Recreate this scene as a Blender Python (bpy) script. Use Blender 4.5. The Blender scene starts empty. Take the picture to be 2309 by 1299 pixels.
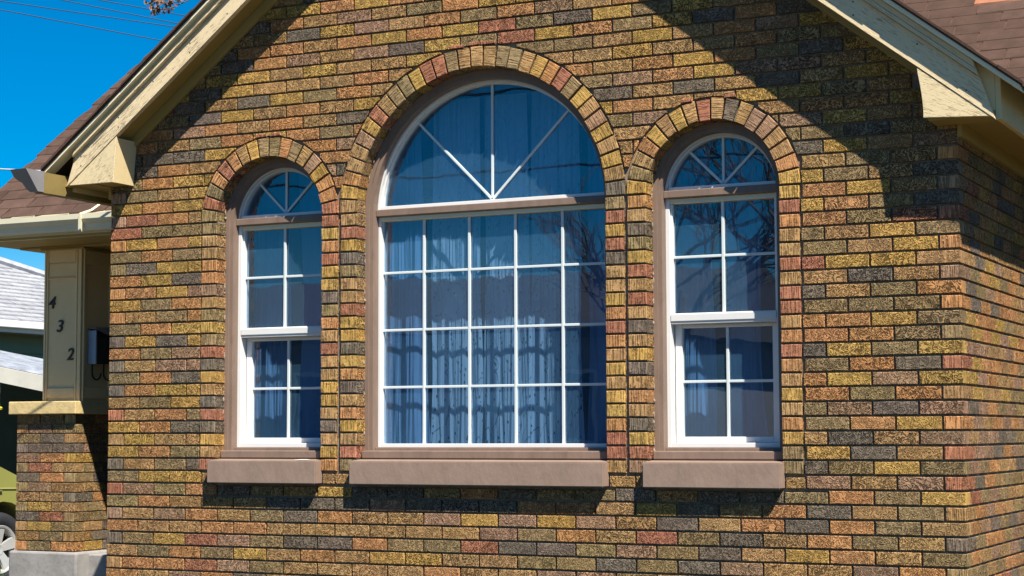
import bpy, bmesh, math, random
from mathutils import Vector, Matrix, Euler, noise
random.seed(7)
rnd = random.random
def ru(a, b): return a + (b - a) * rnd()
scene = bpy.context.scene
COL = scene.collection

# ------------------------------------------------------------------ camera
cam_d = bpy.data.cameras.new("camera"); cam = bpy.data.objects.new("camera", cam_d); COL.objects.link(cam)
CAM = Vector((6.61456, -8.25239, 0.40067))
yaw, pitch, roll = 0.459294, 0.0796262, -0.0031074
cy, sy, cp, sp = math.cos(yaw), math.sin(yaw), math.cos(pitch), math.sin(pitch)
v_r = Vector((cy, sy, 0)); v_f = Vector((-sy * cp, cy * cp, sp)); v_u = v_r.cross(v_f)
cr, sr = math.cos(roll), math.sin(roll)
v_r, v_u = cr * v_r + sr * v_u, -sr * v_r + cr * v_u
M = Matrix((v_r, v_u, -v_f)).transposed().to_4x4(); M.translation = CAM
cam.matrix_world = M
cam_d.sensor_width = 36.0; cam_d.sensor_fit = 'HORIZONTAL'; cam_d.lens = 36.0 * 4136.52 / 2309.0
cam_d.clip_start = 0.05; cam_d.clip_end = 3000
scene.camera = cam

# ------------------------------------------------------------------ sky and sun
SUN_DIR = Vector((1.25, -1.0, 2.25)).normalized()          # towards the sun
SUN_STRENGTH, SKY_STRENGTH = 5.0, 0.050
sun_el = math.asin(SUN_DIR.z); sun_az = math.atan2(SUN_DIR.x, SUN_DIR.y)
w = bpy.data.worlds.new("World"); scene.world = w; w.use_nodes = True
nt = w.node_tree; nt.nodes.clear()
sky = nt.nodes.new('ShaderNodeTexSky'); sky.sky_type = 'NISHITA'; sky.sun_disc = False
sky.sun_elevation = sun_el; sky.sun_rotation = sun_az
sky.altitude = 1400; sky.air_density = 1.0; sky.dust_density = 0.0; sky.ozone_density = 3.0
hs = nt.nodes.new('ShaderNodeHueSaturation'); hs.inputs['Saturation'].default_value = 1.8; hs.inputs['Value'].default_value = 1.13
bg = nt.nodes.new('ShaderNodeBackground'); bg.inputs['Strength'].default_value = SKY_STRENGTH
wo = nt.nodes.new('ShaderNodeOutputWorld')
nt.links.new(sky.outputs[0], hs.inputs['Color']); nt.links.new(hs.outputs[0], bg.inputs['Color']); nt.links.new(bg.outputs[0], wo.inputs['Surface'])
sd = bpy.data.lights.new("sun", 'SUN'); sd.energy = SUN_STRENGTH; sd.angle = math.radians(0.5); sd.color = (1.0, 0.93, 0.82)
so = bpy.data.objects.new("sun", sd); COL.objects.link(so)
so.rotation_euler = (-SUN_DIR).to_track_quat('-Z', 'Y').to_euler(); so.location = (12, -12, 20)
vs = scene.view_settings; vs.view_transform = 'Standard'; vs.look = 'None'; vs.gamma = 1.0; vs.exposure = 1.08
try: vs.use_curve_mapping = False
except Exception: pass
scene.cycles.max_bounces = 8; scene.cycles.transparent_max_bounces = 16
try: scene.cycles.use_denoising = True
except Exception: pass

# ------------------------------------------------------------------ materials
class N:
    """tiny node-graph helper"""
    def __init__(s, name):
        s.m = bpy.data.materials.new(name); s.m.use_nodes = True; s.t = s.m.node_tree; s.t.nodes.clear()
        s.out = s.t.nodes.new('ShaderNodeOutputMaterial')
    def n(s, typ, **kw):
        x = s.t.nodes.new(typ)
        for k, v in kw.items():
            if k.startswith('i_'): x.inputs[k[2:].replace('_', ' ')].default_value = v
            else: setattr(x, k, v)
        return x
    def l(s, a, b): s.t.links.new(a, b)
    def math(s, op, a, b=None, clamp=False):
        x = s.n('ShaderNodeMath', operation=op, use_clamp=clamp)
        for i, v in enumerate((a, b)):
            if v is None: continue
            if isinstance(v, (int, float)): x.inputs[i].default_value = v
            else: s.l(v, x.inputs[i])
        return x.outputs[0]
    def mapr(s, v, a, b, c=0.0, d=1.0):
        x = s.n('ShaderNodeMapRange'); s.l(v, x.inputs[0])
        for i, q in enumerate((a, b, c, d)): x.inputs[i + 1].default_value = q
        return x.outputs[0]
    def mix(s, f, a, b, blend='MIX'):
        x = s.n('ShaderNodeMix', data_type='RGBA', blend_type=blend)
        if isinstance(f, (int, float)): x.inputs[0].default_value = f
        else: s.l(f, x.inputs[0])
        for i, v in ((6, a), (7, b)):
            if isinstance(v, tuple): x.inputs[i].default_value = (v + (1,))[:4]
            else: s.l(v, x.inputs[i])
        return x.outputs[2]
    def noise(s, vec, scale, detail=3, rough=.55, dist=0.0):
        x = s.n('ShaderNodeTexNoise'); x.inputs['Scale'].default_value = scale; x.inputs['Detail'].default_value = detail
        x.inputs['Roughness'].default_value = rough; x.inputs['Distortion'].default_value = dist
        if vec is not None: s.l(vec, x.inputs['Vector'])
        return x.outputs[0]
    def coord(s, stretch=None, rot=None, per_object=True):
        tc = s.n('ShaderNodeTexCoord'); v = tc.outputs['Object']
        if per_object:
            oi = s.n('ShaderNodeObjectInfo'); k = s.math('MULTIPLY', oi.outputs['Random'], 53.0)
            a = s.n('ShaderNodeVectorMath', operation='ADD'); s.l(v, a.inputs[0]); s.l(k, a.inputs[1]); v = a.outputs[0]
        if stretch or rot:
            mp = s.n('ShaderNodeMapping'); s.l(v, mp.inputs['Vector'])
            if stretch: mp.inputs['Scale'].default_value = stretch
            if rot: mp.inputs['Rotation'].default_value = rot
            v = mp.outputs[0]
        return v
    def principled(s, color, rough=.6, bump=None, strength=.5, dist=.004, spec=.3, metallic=0.0, **kw):
        p = s.n('ShaderNodeBsdfPrincipled')
        if isinstance(color, tuple): p.inputs['Base Color'].default_value = (color + (1,))[:4]
        else: s.l(color, p.inputs['Base Color'])
        if isinstance(rough, (int, float)): p.inputs['Roughness'].default_value = rough
        else: s.l(rough, p.inputs['Roughness'])
        p.inputs['Specular IOR Level'].default_value = spec; p.inputs['Metallic'].default_value = metallic
        if bump is not None:
            b = s.n('ShaderNodeBump'); b.inputs['Strength'].default_value = strength; b.inputs['Distance'].default_value = dist
            s.l(bump, b.inputs['Height']); s.l(b.outputs[0], p.inputs['Normal'])
        s.l(p.outputs[0], s.out.inputs['Surface'])
        return p

def plain(name, col, rough=.6, var=.18, vscale=6.0, bump=.0, bscale=60, stretch=None, dirt=0.0, spec=.3, metallic=0.0):
    g = N(name); v = g.coord(stretch)
    n1 = g.noise(v, vscale, 4, .6)
    k = g.mapr(n1, .3, .7, 1 - var, 1 + var)
    c = g.mix(1.0, col, (1, 1, 1)); 
    cc = g.n('ShaderNodeVectorMath', operation='SCALE'); cc.inputs[0].default_value = col[:3]; g.l(k, cc.inputs['Scale'])
    color = cc.outputs[0]
    if dirt:
        n2 = g.noise(v, vscale * 2.3, 6, .7)
        color = g.mix(g.mapr(n2, .5, .75, 0, dirt), color, (col[0] * .35, col[1] * .33, col[2] * .3))
    b = g.noise(v, bscale, 4, .6) if bump else None
    g.principled(color, rough, b, bump, .004, spec, metallic)
    return g.m

def brick_mat(name, kind, source):
    """kind: bark (worm-like texture) or comb (vertical wire-cut lines); source: object colour or 'tint' attribute"""
    g = N(name)
    if source == 'object':
        oi = g.n('ShaderNodeObjectInfo'); tint = oi.outputs['Color']; v = g.coord()
    else:
        at = g.n('ShaderNodeAttribute', attribute_name='tint'); tint = at.outputs['Color']; v = g.coord(per_object=False)
    fine = g.noise(v, 260, 2, .6)
    blotch = g.noise(v, 16, 3, .6)
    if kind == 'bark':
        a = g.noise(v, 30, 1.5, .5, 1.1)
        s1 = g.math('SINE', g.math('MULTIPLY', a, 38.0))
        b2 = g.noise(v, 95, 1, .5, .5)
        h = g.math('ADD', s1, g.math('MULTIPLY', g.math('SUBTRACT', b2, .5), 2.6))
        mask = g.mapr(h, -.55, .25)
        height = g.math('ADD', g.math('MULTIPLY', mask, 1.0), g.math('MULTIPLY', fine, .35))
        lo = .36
    else:
        mp = g.n('ShaderNodeMapping'); g.l(v, mp.inputs[0]); mp.inputs['Scale'].default_value = (1, 1, .05)
        a = g.noise(mp.outputs[0], 210, 1, .5)
        b2 = g.noise(v, 60, 2, .5)
        h = g.math('ADD', a, g.math('MULTIPLY', g.math('SUBTRACT', b2, .5), .35))
        mask = g.mapr(h, .36, .52)
        height = g.math('ADD', g.math('MULTIPLY', mask, .8), g.math('MULTIPLY', fine, .25))
        lo = .60
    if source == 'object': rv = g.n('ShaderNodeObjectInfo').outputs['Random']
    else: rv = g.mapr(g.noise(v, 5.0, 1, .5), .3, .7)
    pit_shade = g.mapr(g.math('FRACT', g.math('MULTIPLY', rv, 7.3)), 0, 1, lo - .10, lo + .30)  # relief shade painted into the colour: pits and grooves darker than ridges
    mm = g.n('ShaderNodeMix', data_type='FLOAT'); g.l(mask, mm.inputs[0]); g.l(pit_shade, mm.inputs[2]); mm.inputs[3].default_value = 1.1
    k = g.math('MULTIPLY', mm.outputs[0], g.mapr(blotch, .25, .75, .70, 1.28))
    k = g.math('MULTIPLY', k, g.mapr(fine, .2, .8, .85, 1.15))
    cc = g.n('ShaderNodeVectorMath', operation='SCALE'); g.l(tint, cc.inputs[0]); g.l(k, cc.inputs['Scale'])
    g.principled(cc.outputs[0], .88, height, 1.0, .020 if kind == 'bark' else .010, .18)
    return g.m
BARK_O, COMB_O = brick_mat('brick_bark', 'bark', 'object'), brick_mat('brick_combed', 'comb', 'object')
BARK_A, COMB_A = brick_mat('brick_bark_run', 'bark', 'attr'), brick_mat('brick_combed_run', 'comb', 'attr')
MORTAR = plain('mortar', (.23, .18, .13), .95, .3, 25, .8, 140, dirt=.45)

def wood_mat(name, col, crack, amount, stretch, spec=.3):
    g = N(name); v = g.coord(stretch)
    a = g.noise(v, 22, 4, .65, .3); b = g.noise(v, 60, 3, .6, .2)
    big = g.noise(g.coord((1.5, 1.5, 1.5)), 1.6, 3, .6)
    thr = g.math('ADD', a, g.math('MULTIPLY', g.math('SUBTRACT', big, .5), .45))
    cm = g.mapr(thr, .66 - amount * .12, .72 - amount * .12)
    k = g.mapr(b, .3, .7, .88, 1.08)
    cc = g.n('ShaderNodeVectorMath', operation='SCALE'); cc.inputs[0].default_value = col; g.l(k, cc.inputs['Scale'])
    color = g.mix(g.math('MULTIPLY', cm, amount), cc.outputs[0], crack)
    h = g.math('SUBTRACT', g.math('MULTIPLY', b, .4), cm)
    g.principled(color, .65, h, .7, .004, spec)
    return g.m
CREAM_OLD = wood_mat('weathered_cream_board', (.72, .58, .36), (.13, .09, .05), .8, (.7, 17, 17))
CREAM_MID = wood_mat('cream_board', (.62, .52, .33), (.16, .12, .07), .4, (.6, 16, 16))
CREAM_RET = wood_mat('cream_return_board', (.70, .57, .34), (.17, .12, .06), .7, (1.2, 15, 15))
CREAM = plain('cream_paint', (.62, .50, .27), .55, .07, 3, .05, 30, dirt=.15)
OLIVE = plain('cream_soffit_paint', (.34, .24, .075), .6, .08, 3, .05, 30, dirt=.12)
DRIP = plain('cream_drip_metal', (.78, .70, .48), .35, .05, 4)
GUTTER = plain('cream_gutter', (.62, .58, .42), .38, .06, 3, dirt=.12)
GUTTER_OLD = plain('tan_gutter', (.22, .165, .06), .45, .08, 4, dirt=.25)
GALV = plain('grey_sheet_metal', (.20, .20, .215), .45, .1, 10)
BROWN = plain('brown_trim_paint', (.20, .14, .108), .5, .12, 9, .3, 40, (1, 1, .35), dirt=.3)
SILLP = plain('brown_sill_paint', (.255, .182, .142), .6, .09, 7, .6, 22, (1, 1, .6), dirt=.22)
VINYL = plain('white_vinyl', (.64, .64, .63), .35, .03, 4)
MUNT = plain('white_grille_bar', (.56, .62, .63), .35, .03, 4)
CREAMV = plain('cream_vinyl', (.70, .66, .50), .4, .04, 4)
CONC = plain('grey_concrete', (.27, .26, .25), .85, .15, 9, .5, 35, dirt=.35)
STONECAP = plain('tan_stucco_cap', (.55, .42, .20), .8, .12, 18, 1.0, 28, dirt=.2)
BLACK = plain('black_metal', (.018, .018, .02), .4, .1, 10)
NUMM = plain('dark_number_metal', (.045, .04, .035), .5, .1, 10)
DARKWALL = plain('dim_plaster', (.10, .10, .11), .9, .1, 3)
WHITE = plain('white_paint', (.75, .76, .78), .5, .05, 4, dirt=.1)
GREEN = plain('green_siding_paint', (.17, .23, .14), .6, .06, 3)
LEAF_M = plain('young_bronze_leaf', (.16, .09, .05), .7, .3, 9)
GRASSB = plain('green_blade', (.09, .16, .04), .6, .3, 9)
BARKM = plain('tree_bark', (.16, .13, .11), .9, .25, 14, .6, 40, (1, 1, .3))
WIREM = plain('dark_cable', (.02, .03, .05), .6, .1, 3)

def shingle_mat(name, cols, source='object', light=False):
    g = N(name); v = g.coord()
    oi = g.n('ShaderNodeObjectInfo'); n1 = g.noise(v, 300, 2, .7); n2 = g.noise(v, 9, 4, .6)
    c = g.mix(oi.outputs['Random'], cols[0], cols[1]); k = g.math('MULTIPLY', g.mapr(n1, .25, .75, .72, 1.28), g.mapr(n2, .3, .7, .82, 1.18))
    cc = g.n('ShaderNodeVectorMath', operation='SCALE'); g.l(c, cc.inputs[0]); g.l(k, cc.inputs['Scale'])
    g.principled(cc.outputs[0], .95, n1, .6, .003, .1); return g.m
SH_BROWN = shingle_mat('brown_asphalt_shingle', ((.066, .041, .031), (.094, .058, .045)))
SH_ORANGE = shingle_mat('orange_asphalt_shingle', ((.30, .13, .075), (.34, .16, .095)))
SH_WHITE = shingle_mat('white_asphalt_shingle', ((.25, .26, .285), (.33, .34, .365)))

def glass_mat(name):
    g = N(name)
    tr = g.n('ShaderNodeBsdfTransparent'); tr.inputs[0].default_value = (.74, .84, .92, 1)
    gl = g.n('ShaderNodeBsdfGlossy'); gl.inputs['Roughness'].default_value = .0; gl.inputs['Color'].default_value = (.86, .94, 1, 1)
    v = g.coord(per_object=True); wv = g.noise(v, 3.0, 2, .5); b = g.n('ShaderNodeBump'); b.inputs['Strength'].default_value = .12; b.inputs['Distance'].default_value = .004
    g.l(wv, b.inputs['Height']); g.l(b.outputs[0], gl.inputs['Normal'])
    lw = g.n('ShaderNodeFresnel'); lw.inputs['IOR'].default_value = 1.5
    ge = g.n('ShaderNodeNewGeometry'); f = g.math('MULTIPLY', g.math('ADD', lw.outputs[0], .085, True), g.math('SUBTRACT', 1.0, ge.outputs['Backfacing']))
    # dust and wiped streaks; the film's blue paints sky haze onto the outer face
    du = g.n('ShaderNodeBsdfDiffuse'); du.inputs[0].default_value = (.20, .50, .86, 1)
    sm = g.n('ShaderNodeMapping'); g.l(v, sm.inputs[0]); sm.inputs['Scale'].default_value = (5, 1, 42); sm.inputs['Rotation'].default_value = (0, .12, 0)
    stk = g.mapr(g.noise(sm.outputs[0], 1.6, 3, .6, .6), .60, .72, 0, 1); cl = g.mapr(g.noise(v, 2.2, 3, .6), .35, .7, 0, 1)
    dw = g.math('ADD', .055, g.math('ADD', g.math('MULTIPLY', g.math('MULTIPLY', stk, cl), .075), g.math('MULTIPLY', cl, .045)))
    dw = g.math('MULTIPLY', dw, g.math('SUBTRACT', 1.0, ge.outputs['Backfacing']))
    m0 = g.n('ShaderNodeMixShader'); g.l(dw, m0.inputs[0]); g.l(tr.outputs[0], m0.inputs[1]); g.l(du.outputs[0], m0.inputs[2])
    mx = g.n('ShaderNodeMixShader'); g.l(f, mx.inputs[0]); g.l(m0.outputs[0], mx.inputs[1]); g.l(gl.outputs[0], mx.inputs[2])
    g.l(mx.outputs[0], g.out.inputs['Surface']); return g.m
GLASS = glass_mat('window_glass')

def curtain_mat(name, col, leaf, print_amt):
    g = N(name); tc = g.n('ShaderNodeTexCoord')
    sep = g.n('ShaderNodeSeparateXYZ'); g.l(tc.outputs['Object'], sep.inputs[0])
    mp = g.n('ShaderNodeMapping'); g.l(tc.outputs['Object'], mp.inputs[0]); mp.inputs['Scale'].default_value = (40, 0, 22); mp.inputs['Rotation'].default_value = (0, .5, 0)
    vo = g.n('ShaderNodeTexVoronoi'); vo.inputs['Scale'].default_value = 1.0; g.l(mp.outputs[0], vo.inputs['Vector'])
    spots = g.mapr(vo.outputs['Distance'], .17, .23, 1, 0)
    mp2 = g.n('ShaderNodeMapping'); g.l(tc.outputs['Object'], mp2.inputs[0]); mp2.inputs['Scale'].default_value = (13, 0, 3.0)
    st = g.noise(mp2.outputs[0], 1.0, 2, .5, .6); stem = g.mapr(g.math('ABSOLUTE', g.math('SUBTRACT', st, .5)), .004, .009, 1, 0)
    grow = g.mapr(sep.outputs['Z'], -.9, .9, 1.0, .12)
    m = g.math('MULTIPLY', g.math('MAXIMUM', spots, g.math('MULTIPLY', stem, .8)), g.math('MULTIPLY', grow, print_amt), True)
    color = g.mix(m, col, leaf)
    mp3 = g.n('ShaderNodeMapping'); g.l(tc.outputs['Object'], mp3.inputs[0]); mp3.inputs['Scale'].default_value = (26, 0, .8)
    fold = g.noise(mp3.outputs[0], 1.0, 2, .5, .4); bp = g.n('ShaderNodeBump'); bp.inputs['Strength'].default_value = 1.0; bp.inputs['Distance'].default_value = .06; g.l(fold, bp.inputs['Height'])
    d = g.n('ShaderNodeBsdfDiffuse'); g.l(color, d.inputs[0]); g.l(bp.outputs[0], d.inputs['Normal']); t = g.n('ShaderNodeBsdfTranslucent'); g.l(color, t.inputs[0])
    mx = g.n('ShaderNodeMixShader'); mx.inputs[0].default_value = .45; g.l(d.outputs[0], mx.inputs[1]); g.l(t.outputs[0], mx.inputs[2])
    g.l(mx.outputs[0], g.out.inputs['Surface']); return g.m
CURT_LEAF = curtain_mat('leaf_print_curtain', (.54, .66, .78), (.05, .08, .12), 1.0)
CURT_BLUE = curtain_mat('blue_grey_curtain', (.28, .44, .68), (.12, .18, .28), .12)

# ------------------------------------------------------------------ mesh helpers
WLOC = {}
def link(o, parent=None, loc=(0, 0, 0), rot=(0, 0, 0)):
    COL.objects.link(o); W_ = Matrix.Translation(Vector(loc)) @ Euler(rot).to_matrix().to_4x4(); WLOC[o.name] = W_
    if parent is not None:
        o.parent = parent; W_ = WLOC[parent.name].inverted() @ W_
    o.location = W_.to_translation(); o.rotation_euler = W_.to_euler()
    return o
def tag(o, label=None, cat=None, group=None, kind=None):
    if label: o['label'] = label
    if cat: o['category'] = cat
    if group: o['group'] = group
    if kind: o['kind'] = kind
    return o
def empty(name, loc, label, cat, group=None):
    return tag(link(bpy.data.objects.new(name, None), None, loc), label, cat, group)
class MB:
    """collects polygons, links them as ONE mesh object"""
    def __init__(s): s.v = []; s.f = []; s.mi = []; s.tint = []
    def add(s, vs, fs, mi=0, tint=None):
        b = len(s.v); s.v += [tuple(q) for q in vs]; s.f += [tuple(b + i for i in f) for f in fs]; s.mi += [mi] * len(fs)
        s.tint += [tint or (1, 1, 1)] * len(vs)
    def box(s, x0, x1, y0, y1, z0, z1, mi=0, bev=0.0):
        if bev <= 0:
            vs = [(x, y, z) for z in (z0, z1) for y in (y0, y1) for x in (x0, x1)]
            s.add(vs, [(0, 2, 3, 1), (4, 5, 7, 6), (0, 1, 5, 4), (2, 6, 7, 3), (0, 4, 6, 2), (1, 3, 7, 5)], mi)
        else:
            bm = bmesh.new(); bmesh.ops.create_cube(bm, size=1)
            for q in bm.verts: q.co = Vector(((x0 + x1) / 2 + q.co.x * (x1 - x0), (y0 + y1) / 2 + q.co.y * (y1 - y0), (z0 + z1) / 2 + q.co.z * (z1 - z0)))
            bmesh.ops.bevel(bm, geom=bm.edges[:], offset=bev, segments=2, affect='EDGES', profile=.5)
            bm.verts.index_update(); s.add([q.co[:] for q in bm.verts], [tuple(q.index for q in f.verts) for f in bm.faces], mi); bm.free()
    def prism(s, poly, y0, y1, mi=0, bev=0.0):
        """poly in (x, z), counter-clockwise seen from the front (-Y)"""
        n = len(poly)
        if bev > 0:
            ins = inset(poly, bev)
            vs = [(x, y0, z) for x, z in ins] + [(x, y0 + bev, z) for x, z in poly] + [(x, y1, z) for x, z in poly]
            fs = [tuple(range(n))] + [(n + i, n + (i + 1) % n, (i + 1) % n, i) for i in range(n)] + \
                 [(2 * n + i, 2 * n + (i + 1) % n, n + (i + 1) % n, n + i) for i in range(n)] + [tuple(range(3 * n - 1, 2 * n - 1, -1))]
        else:
            vs = [(x, y0, z) for x, z in poly] + [(x, y1, z) for x, z in poly]
            fs = [tuple(range(n))] + [(n + i, n + (i + 1) % n, (i + 1) % n, i) for i in range(n)] + [tuple(range(2 * n - 1, n - 1, -1))]
        s.add(vs, fs, mi)
    def extrude_x(s, poly, x0, x1, mi=0):
        """poly in (y, z)"""
        n = len(poly); vs = [(x0, y, z) for y, z in poly] + [(x1, y, z) for y, z in poly]
        s.add(vs, [tuple(range(n)), tuple(range(2 * n - 1, n - 1, -1))] + [(i, n + i, n + (i + 1) % n, (i + 1) % n) for i in range(n)], mi)
    def extrude_y(s, poly, y0, y1, mi=0, open_=False):
        n = len(poly); vs = [(x, y0, z) for x, z in poly] + [(x, y1, z) for x, z in poly]
        fs = [(i, n + i, n + (i + 1) % n, (i + 1) % n) for i in range(n - (1 if open_ else 0))]
        if not open_: fs += [tuple(range(n)), tuple(range(2 * n - 1, n - 1, -1))]
        s.add(vs, fs, mi)
    def ring(s, xc, zs, ho, hi, zb, y0, y1, seg=40, mi=0):
        """inverted-U band: straight legs up to zs, half circle above"""
        def contour(h):
            return [(xc + h, zb)] + [(xc + h * math.cos(math.pi * i / seg), zs + h * math.sin(math.pi * i / seg)) for i in range(seg + 1)] + [(xc - h, zb)]
        A, B = contour(ho), contour(hi); n = len(A)
        vs = [(x, y0, z) for x, z in A] + [(x, y0, z) for x, z in B] + [(x, y1, z) for x, z in A] + [(x, y1, z) for x, z in B]
        fs = []
        for i in range(n - 1):
            a, b = i, i + 1
            fs += [(a, b, n + b, n + a), (2 * n + a, 3 * n + a, 3 * n + b, 2 * n + b), (a, 2 * n + a, 2 * n + b, b), (n + a, n + b, 3 * n + b, 3 * n + a)]
        for i in (0, n - 1): fs.append((i, n + i, 3 * n + i, 2 * n + i))
        s.add(vs, fs, mi)
    def tube(s, pts, r, sides=6, mi=0, r2=None):
        pts = [Vector(p) for p in pts]; n = len(pts); vs = []
        for i, p in enumerate(pts):
            d = (pts[min(i + 1, n - 1)] - pts[max(i - 1, 0)]).normalized()
            a = d.cross(Vector((0, 0, 1)))
            if a.length < .05: a = d.cross(Vector((0, 1, 0)))
            a.normalize(); b = d.cross(a); rr = r if r2 is None else r + (r2 - r) * i / (n - 1)
            vs += [p + rr * (math.cos(t) * a + math.sin(t) * b) for t in [2 * math.pi * k / sides for k in range(sides)]]
        fs = [(i * sides + k, i * sides + (k + 1) % sides, (i + 1) * sides + (k + 1) % sides, (i + 1) * sides + k) for i in range(n - 1) for k in range(sides)]
        fs += [tuple(range(sides - 1, -1, -1)), tuple((n - 1) * sides + k for k in range(sides))]
        s.add(vs, fs, mi)
    def lathe_x(s, prof, cx, cy_, cz, seg=32, mi=0):
        """prof: (x offset, radius) rows, spun about an X axis"""
        vs = []; m = len(prof)
        for k in range(seg):
            t = 2 * math.pi * k / seg
            vs += [(cx + a, cy_ + r * math.cos(t), cz + r * math.sin(t)) for a, r in prof]
        s.add(vs, [(k * m + i, k * m + i + 1, ((k + 1) % seg) * m + i + 1, ((k + 1) % seg) * m + i) for k in range(seg) for i in range(m - 1)], mi)
    def lathe_z(s, prof, cx, cy_, seg=20, mi=0):
        vs = []; m = len(prof)
        for k in range(seg):
            t = 2 * math.pi * k / seg
            vs += [(cx + r * math.cos(t), cy_ + r * math.sin(t), z) for r, z in prof]
        s.add(vs, [(k * m + i, ((k + 1) % seg) * m + i, ((k + 1) % seg) * m + i + 1, k * m + i + 1) for k in range(seg) for i in range(m - 1)], mi)
    def mesh(s, name, mats, normals=True, smooth=False):
        me = bpy.data.meshes.new(name); me.from_pydata(s.v, [], s.f)
        for m in (mats if isinstance(mats, (list, tuple)) else [mats]): me.materials.append(m)
        me.polygons.foreach_set('material_index', s.mi)
        if normals:
            bm = bmesh.new(); bm.from_mesh(me); bmesh.ops.recalc_face_normals(bm, faces=bm.faces[:]); bm.to_mesh(me); bm.free()
        if smooth: me.polygons.foreach_set('use_smooth', [True] * len(me.polygons))
        me.update(); return me
    def build(s, name, mats, parent=None, loc=(0, 0, 0), rot=(0, 0, 0), normals=True, smooth=False, local=False):
        """vertices are in world coordinates unless local; the object's origin is put at loc"""
        if not local and tuple(loc) != (0, 0, 0): s.v = [(a - loc[0], b - loc[1], c - loc[2]) for a, b, c in s.v]
        return link(bpy.data.objects.new(name, s.mesh(name, mats, normals, smooth)), parent, loc, rot)
def inset(poly, d):
    n = len(poly); out = []
    for i in range(n):
        p0, p1, p2 = Vector(poly[i - 1]), Vector(poly[i]), Vector(poly[(i + 1) % n])
        e1 = p1 - p0; e2 = p2 - p1
        if e1.length < 1e-6 or e2.length < 1e-6: out.append(tuple(p1)); continue
        e1.normalize(); e2.normalize(); n1 = Vector((-e1.y, e1.x)); n2 = Vector((-e2.y, e2.x))
        b = n1 + n2
        if b.length < 1e-4: out.append(tuple(p1 + n1 * d)); continue
        b.normalize(); out.append(tuple(p1 + b * d / max(.5, b.dot(n1))))
    return out

# ------------------------------------------------------------------ the lie of the land
GZ = -1.08
mb = MB(); mb.box(-400, 400, -500, 500, GZ - .3, GZ)
tag(mb.build('ground', plain('dry_lawn_ground', (.042, .040, .020), .95, .3, 1.2, .4, 12)), kind='structure')
mb = MB(); mb.box(-120, 120, -19.5, -11.0, GZ + .004, GZ + .008)
tag(mb.build('street', plain('asphalt', (.05, .05, .055), .9, .2, 2, .5, 60)), kind='structure')
mb = MB(); mb.box(-120, 120, -8.9, -7.3, GZ + .002, GZ + .05); mb.box(-120, 120, -22.9, -21.4, GZ + .002, GZ + .05)
tag(mb.build('sidewalk', plain('sidewalk_concrete', (.17, .16, .15), .9, .15, 2, .3, 30)), kind='structure')
mb = MB(); mb.box(-120, 120, -11.0, -10.8, GZ, GZ + .13); mb.box(-120, 120, -19.7, -19.5, GZ, GZ + .13)
tag(mb.build('kerb', CONC), kind='structure')
mb = MB(); mb.box(-7.6, -3.4, -7.3, 9.0, GZ, GZ + .006)
tag(mb.build('driveway', plain('driveway_concrete', (.20, .19, .18), .9, .15, 2, .3, 30)), kind='structure')

hl = MB(); n_ = 180  # unseen hill ring, added to mask the bright horizon band
def hh(k): a = 2 * math.pi * (k % n_) / n_; return 15 + 3.0 * math.sin(3 * a + 1) + 2.2 * math.sin(7 * a) + 1.4 * math.sin(17 * a + 2) + 1.0 * math.sin(41 * a)
hl.add([(R_ * math.cos(2 * math.pi * k / n_), R_ * math.sin(2 * math.pi * k / n_), GZ + z) for k in range(n_) for R_, z in ((300, -.2), (345, hh(k) * .75), (380, hh(k)), (430, -.2))],
       [(k * 4 + i, ((k + 1) % n_) * 4 + i, ((k + 1) % n_) * 4 + i + 1, k * 4 + i + 1) for k in range(n_) for i in range(3)])
tag(hl.build('added_hills', plain('added_hillside', (.045, .06, .045), .95, .35, .08), smooth=True), kind='structure')
# ------------------------------------------------------------------ brick house
L, C, J = .213, .06793, .0095
WX1 = 4.782
PAL = {'Y': (.46, .282, .080), 'O': (.46, .228, .092), 'T': (.395, .236, .100), 'G': (.285, .20, .095), 'D': (.19, .148, .108), 'R': (.37, .155, .088), 'P': (.335, .203, .122)}
def tint(code, v=.10):
    c = PAL[code]; k = 1 + ru(-v, v); return (c[0] * k * (1 + ru(-.04, .04)), c[1] * k, c[2] * k * (1 + ru(-.06, .06)))
def pick(n):
    if n > 8: return random.choices('YOTGDRP', (18, 22, 24, 17, 11, 2, 6))[0]
    return random.choices('YOTGDRP', (7, 15, 26, 21, 14, 4, 13))[0]
ROWS = {                                   # fired colours of the bricks one can read in the photograph, left to right per course
 0: 'PTPOTGDOTTPYPYPTDTODOGT', -1: 'OTTOOTTTTTTPGOTRGDTOGTD', 1: 'GOTTTDDDPDDDOOTYDTODTGT', 2: 'RPGODGTYDDGODGGDTDDGOGY', 3: 'GYYTTTTTTTTTTTTTTTTPTPR',
 4: 'DTGDTTTTTTTTTTTTTTTDGYG'}
for n_, l_, r_ in ((5, 'YOG', 'YDTR'), (6, 'TYTT', 'TDTP'), (7, 'YOD', 'GOYO'), (8, 'RTOG', 'GPDP'), (9, 'TGY', 'OGOT'), (10, 'DOYY', 'OYPY'), (11, 'GOD', 'GODR'), (12, 'DTPP', 'DYGY'),
                   (13, 'OGP', 'OOGG'), (14, 'DYDY', 'OOYG'), (15, 'GOY', 'GGGO'), (16, 'OTGO', 'DTGO'), (17, 'YGO', 'TDTP'), (18, 'OOYP', 'RYYT'), (19, 'OYD', 'GTYO'), (20, 'GDYY', 'GTYG'),
                   (21, 'GOG', 'OGRR'), (22, 'OYOY', 'YOGD'), (23, 'RGG', 'OYTP'), (24, 'PROT', 'YGTD'), (25, 'YOY', 'TGTO'), (26, 'PGTY', 'DYTP')):
    ROWS[n_] = l_ + '?' * (19 - len(l_)) + r_
house = empty('brick_house', (2.39, 3.0, GZ), 'brown brick house with a gabled front and three arched windows', 'house')
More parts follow.
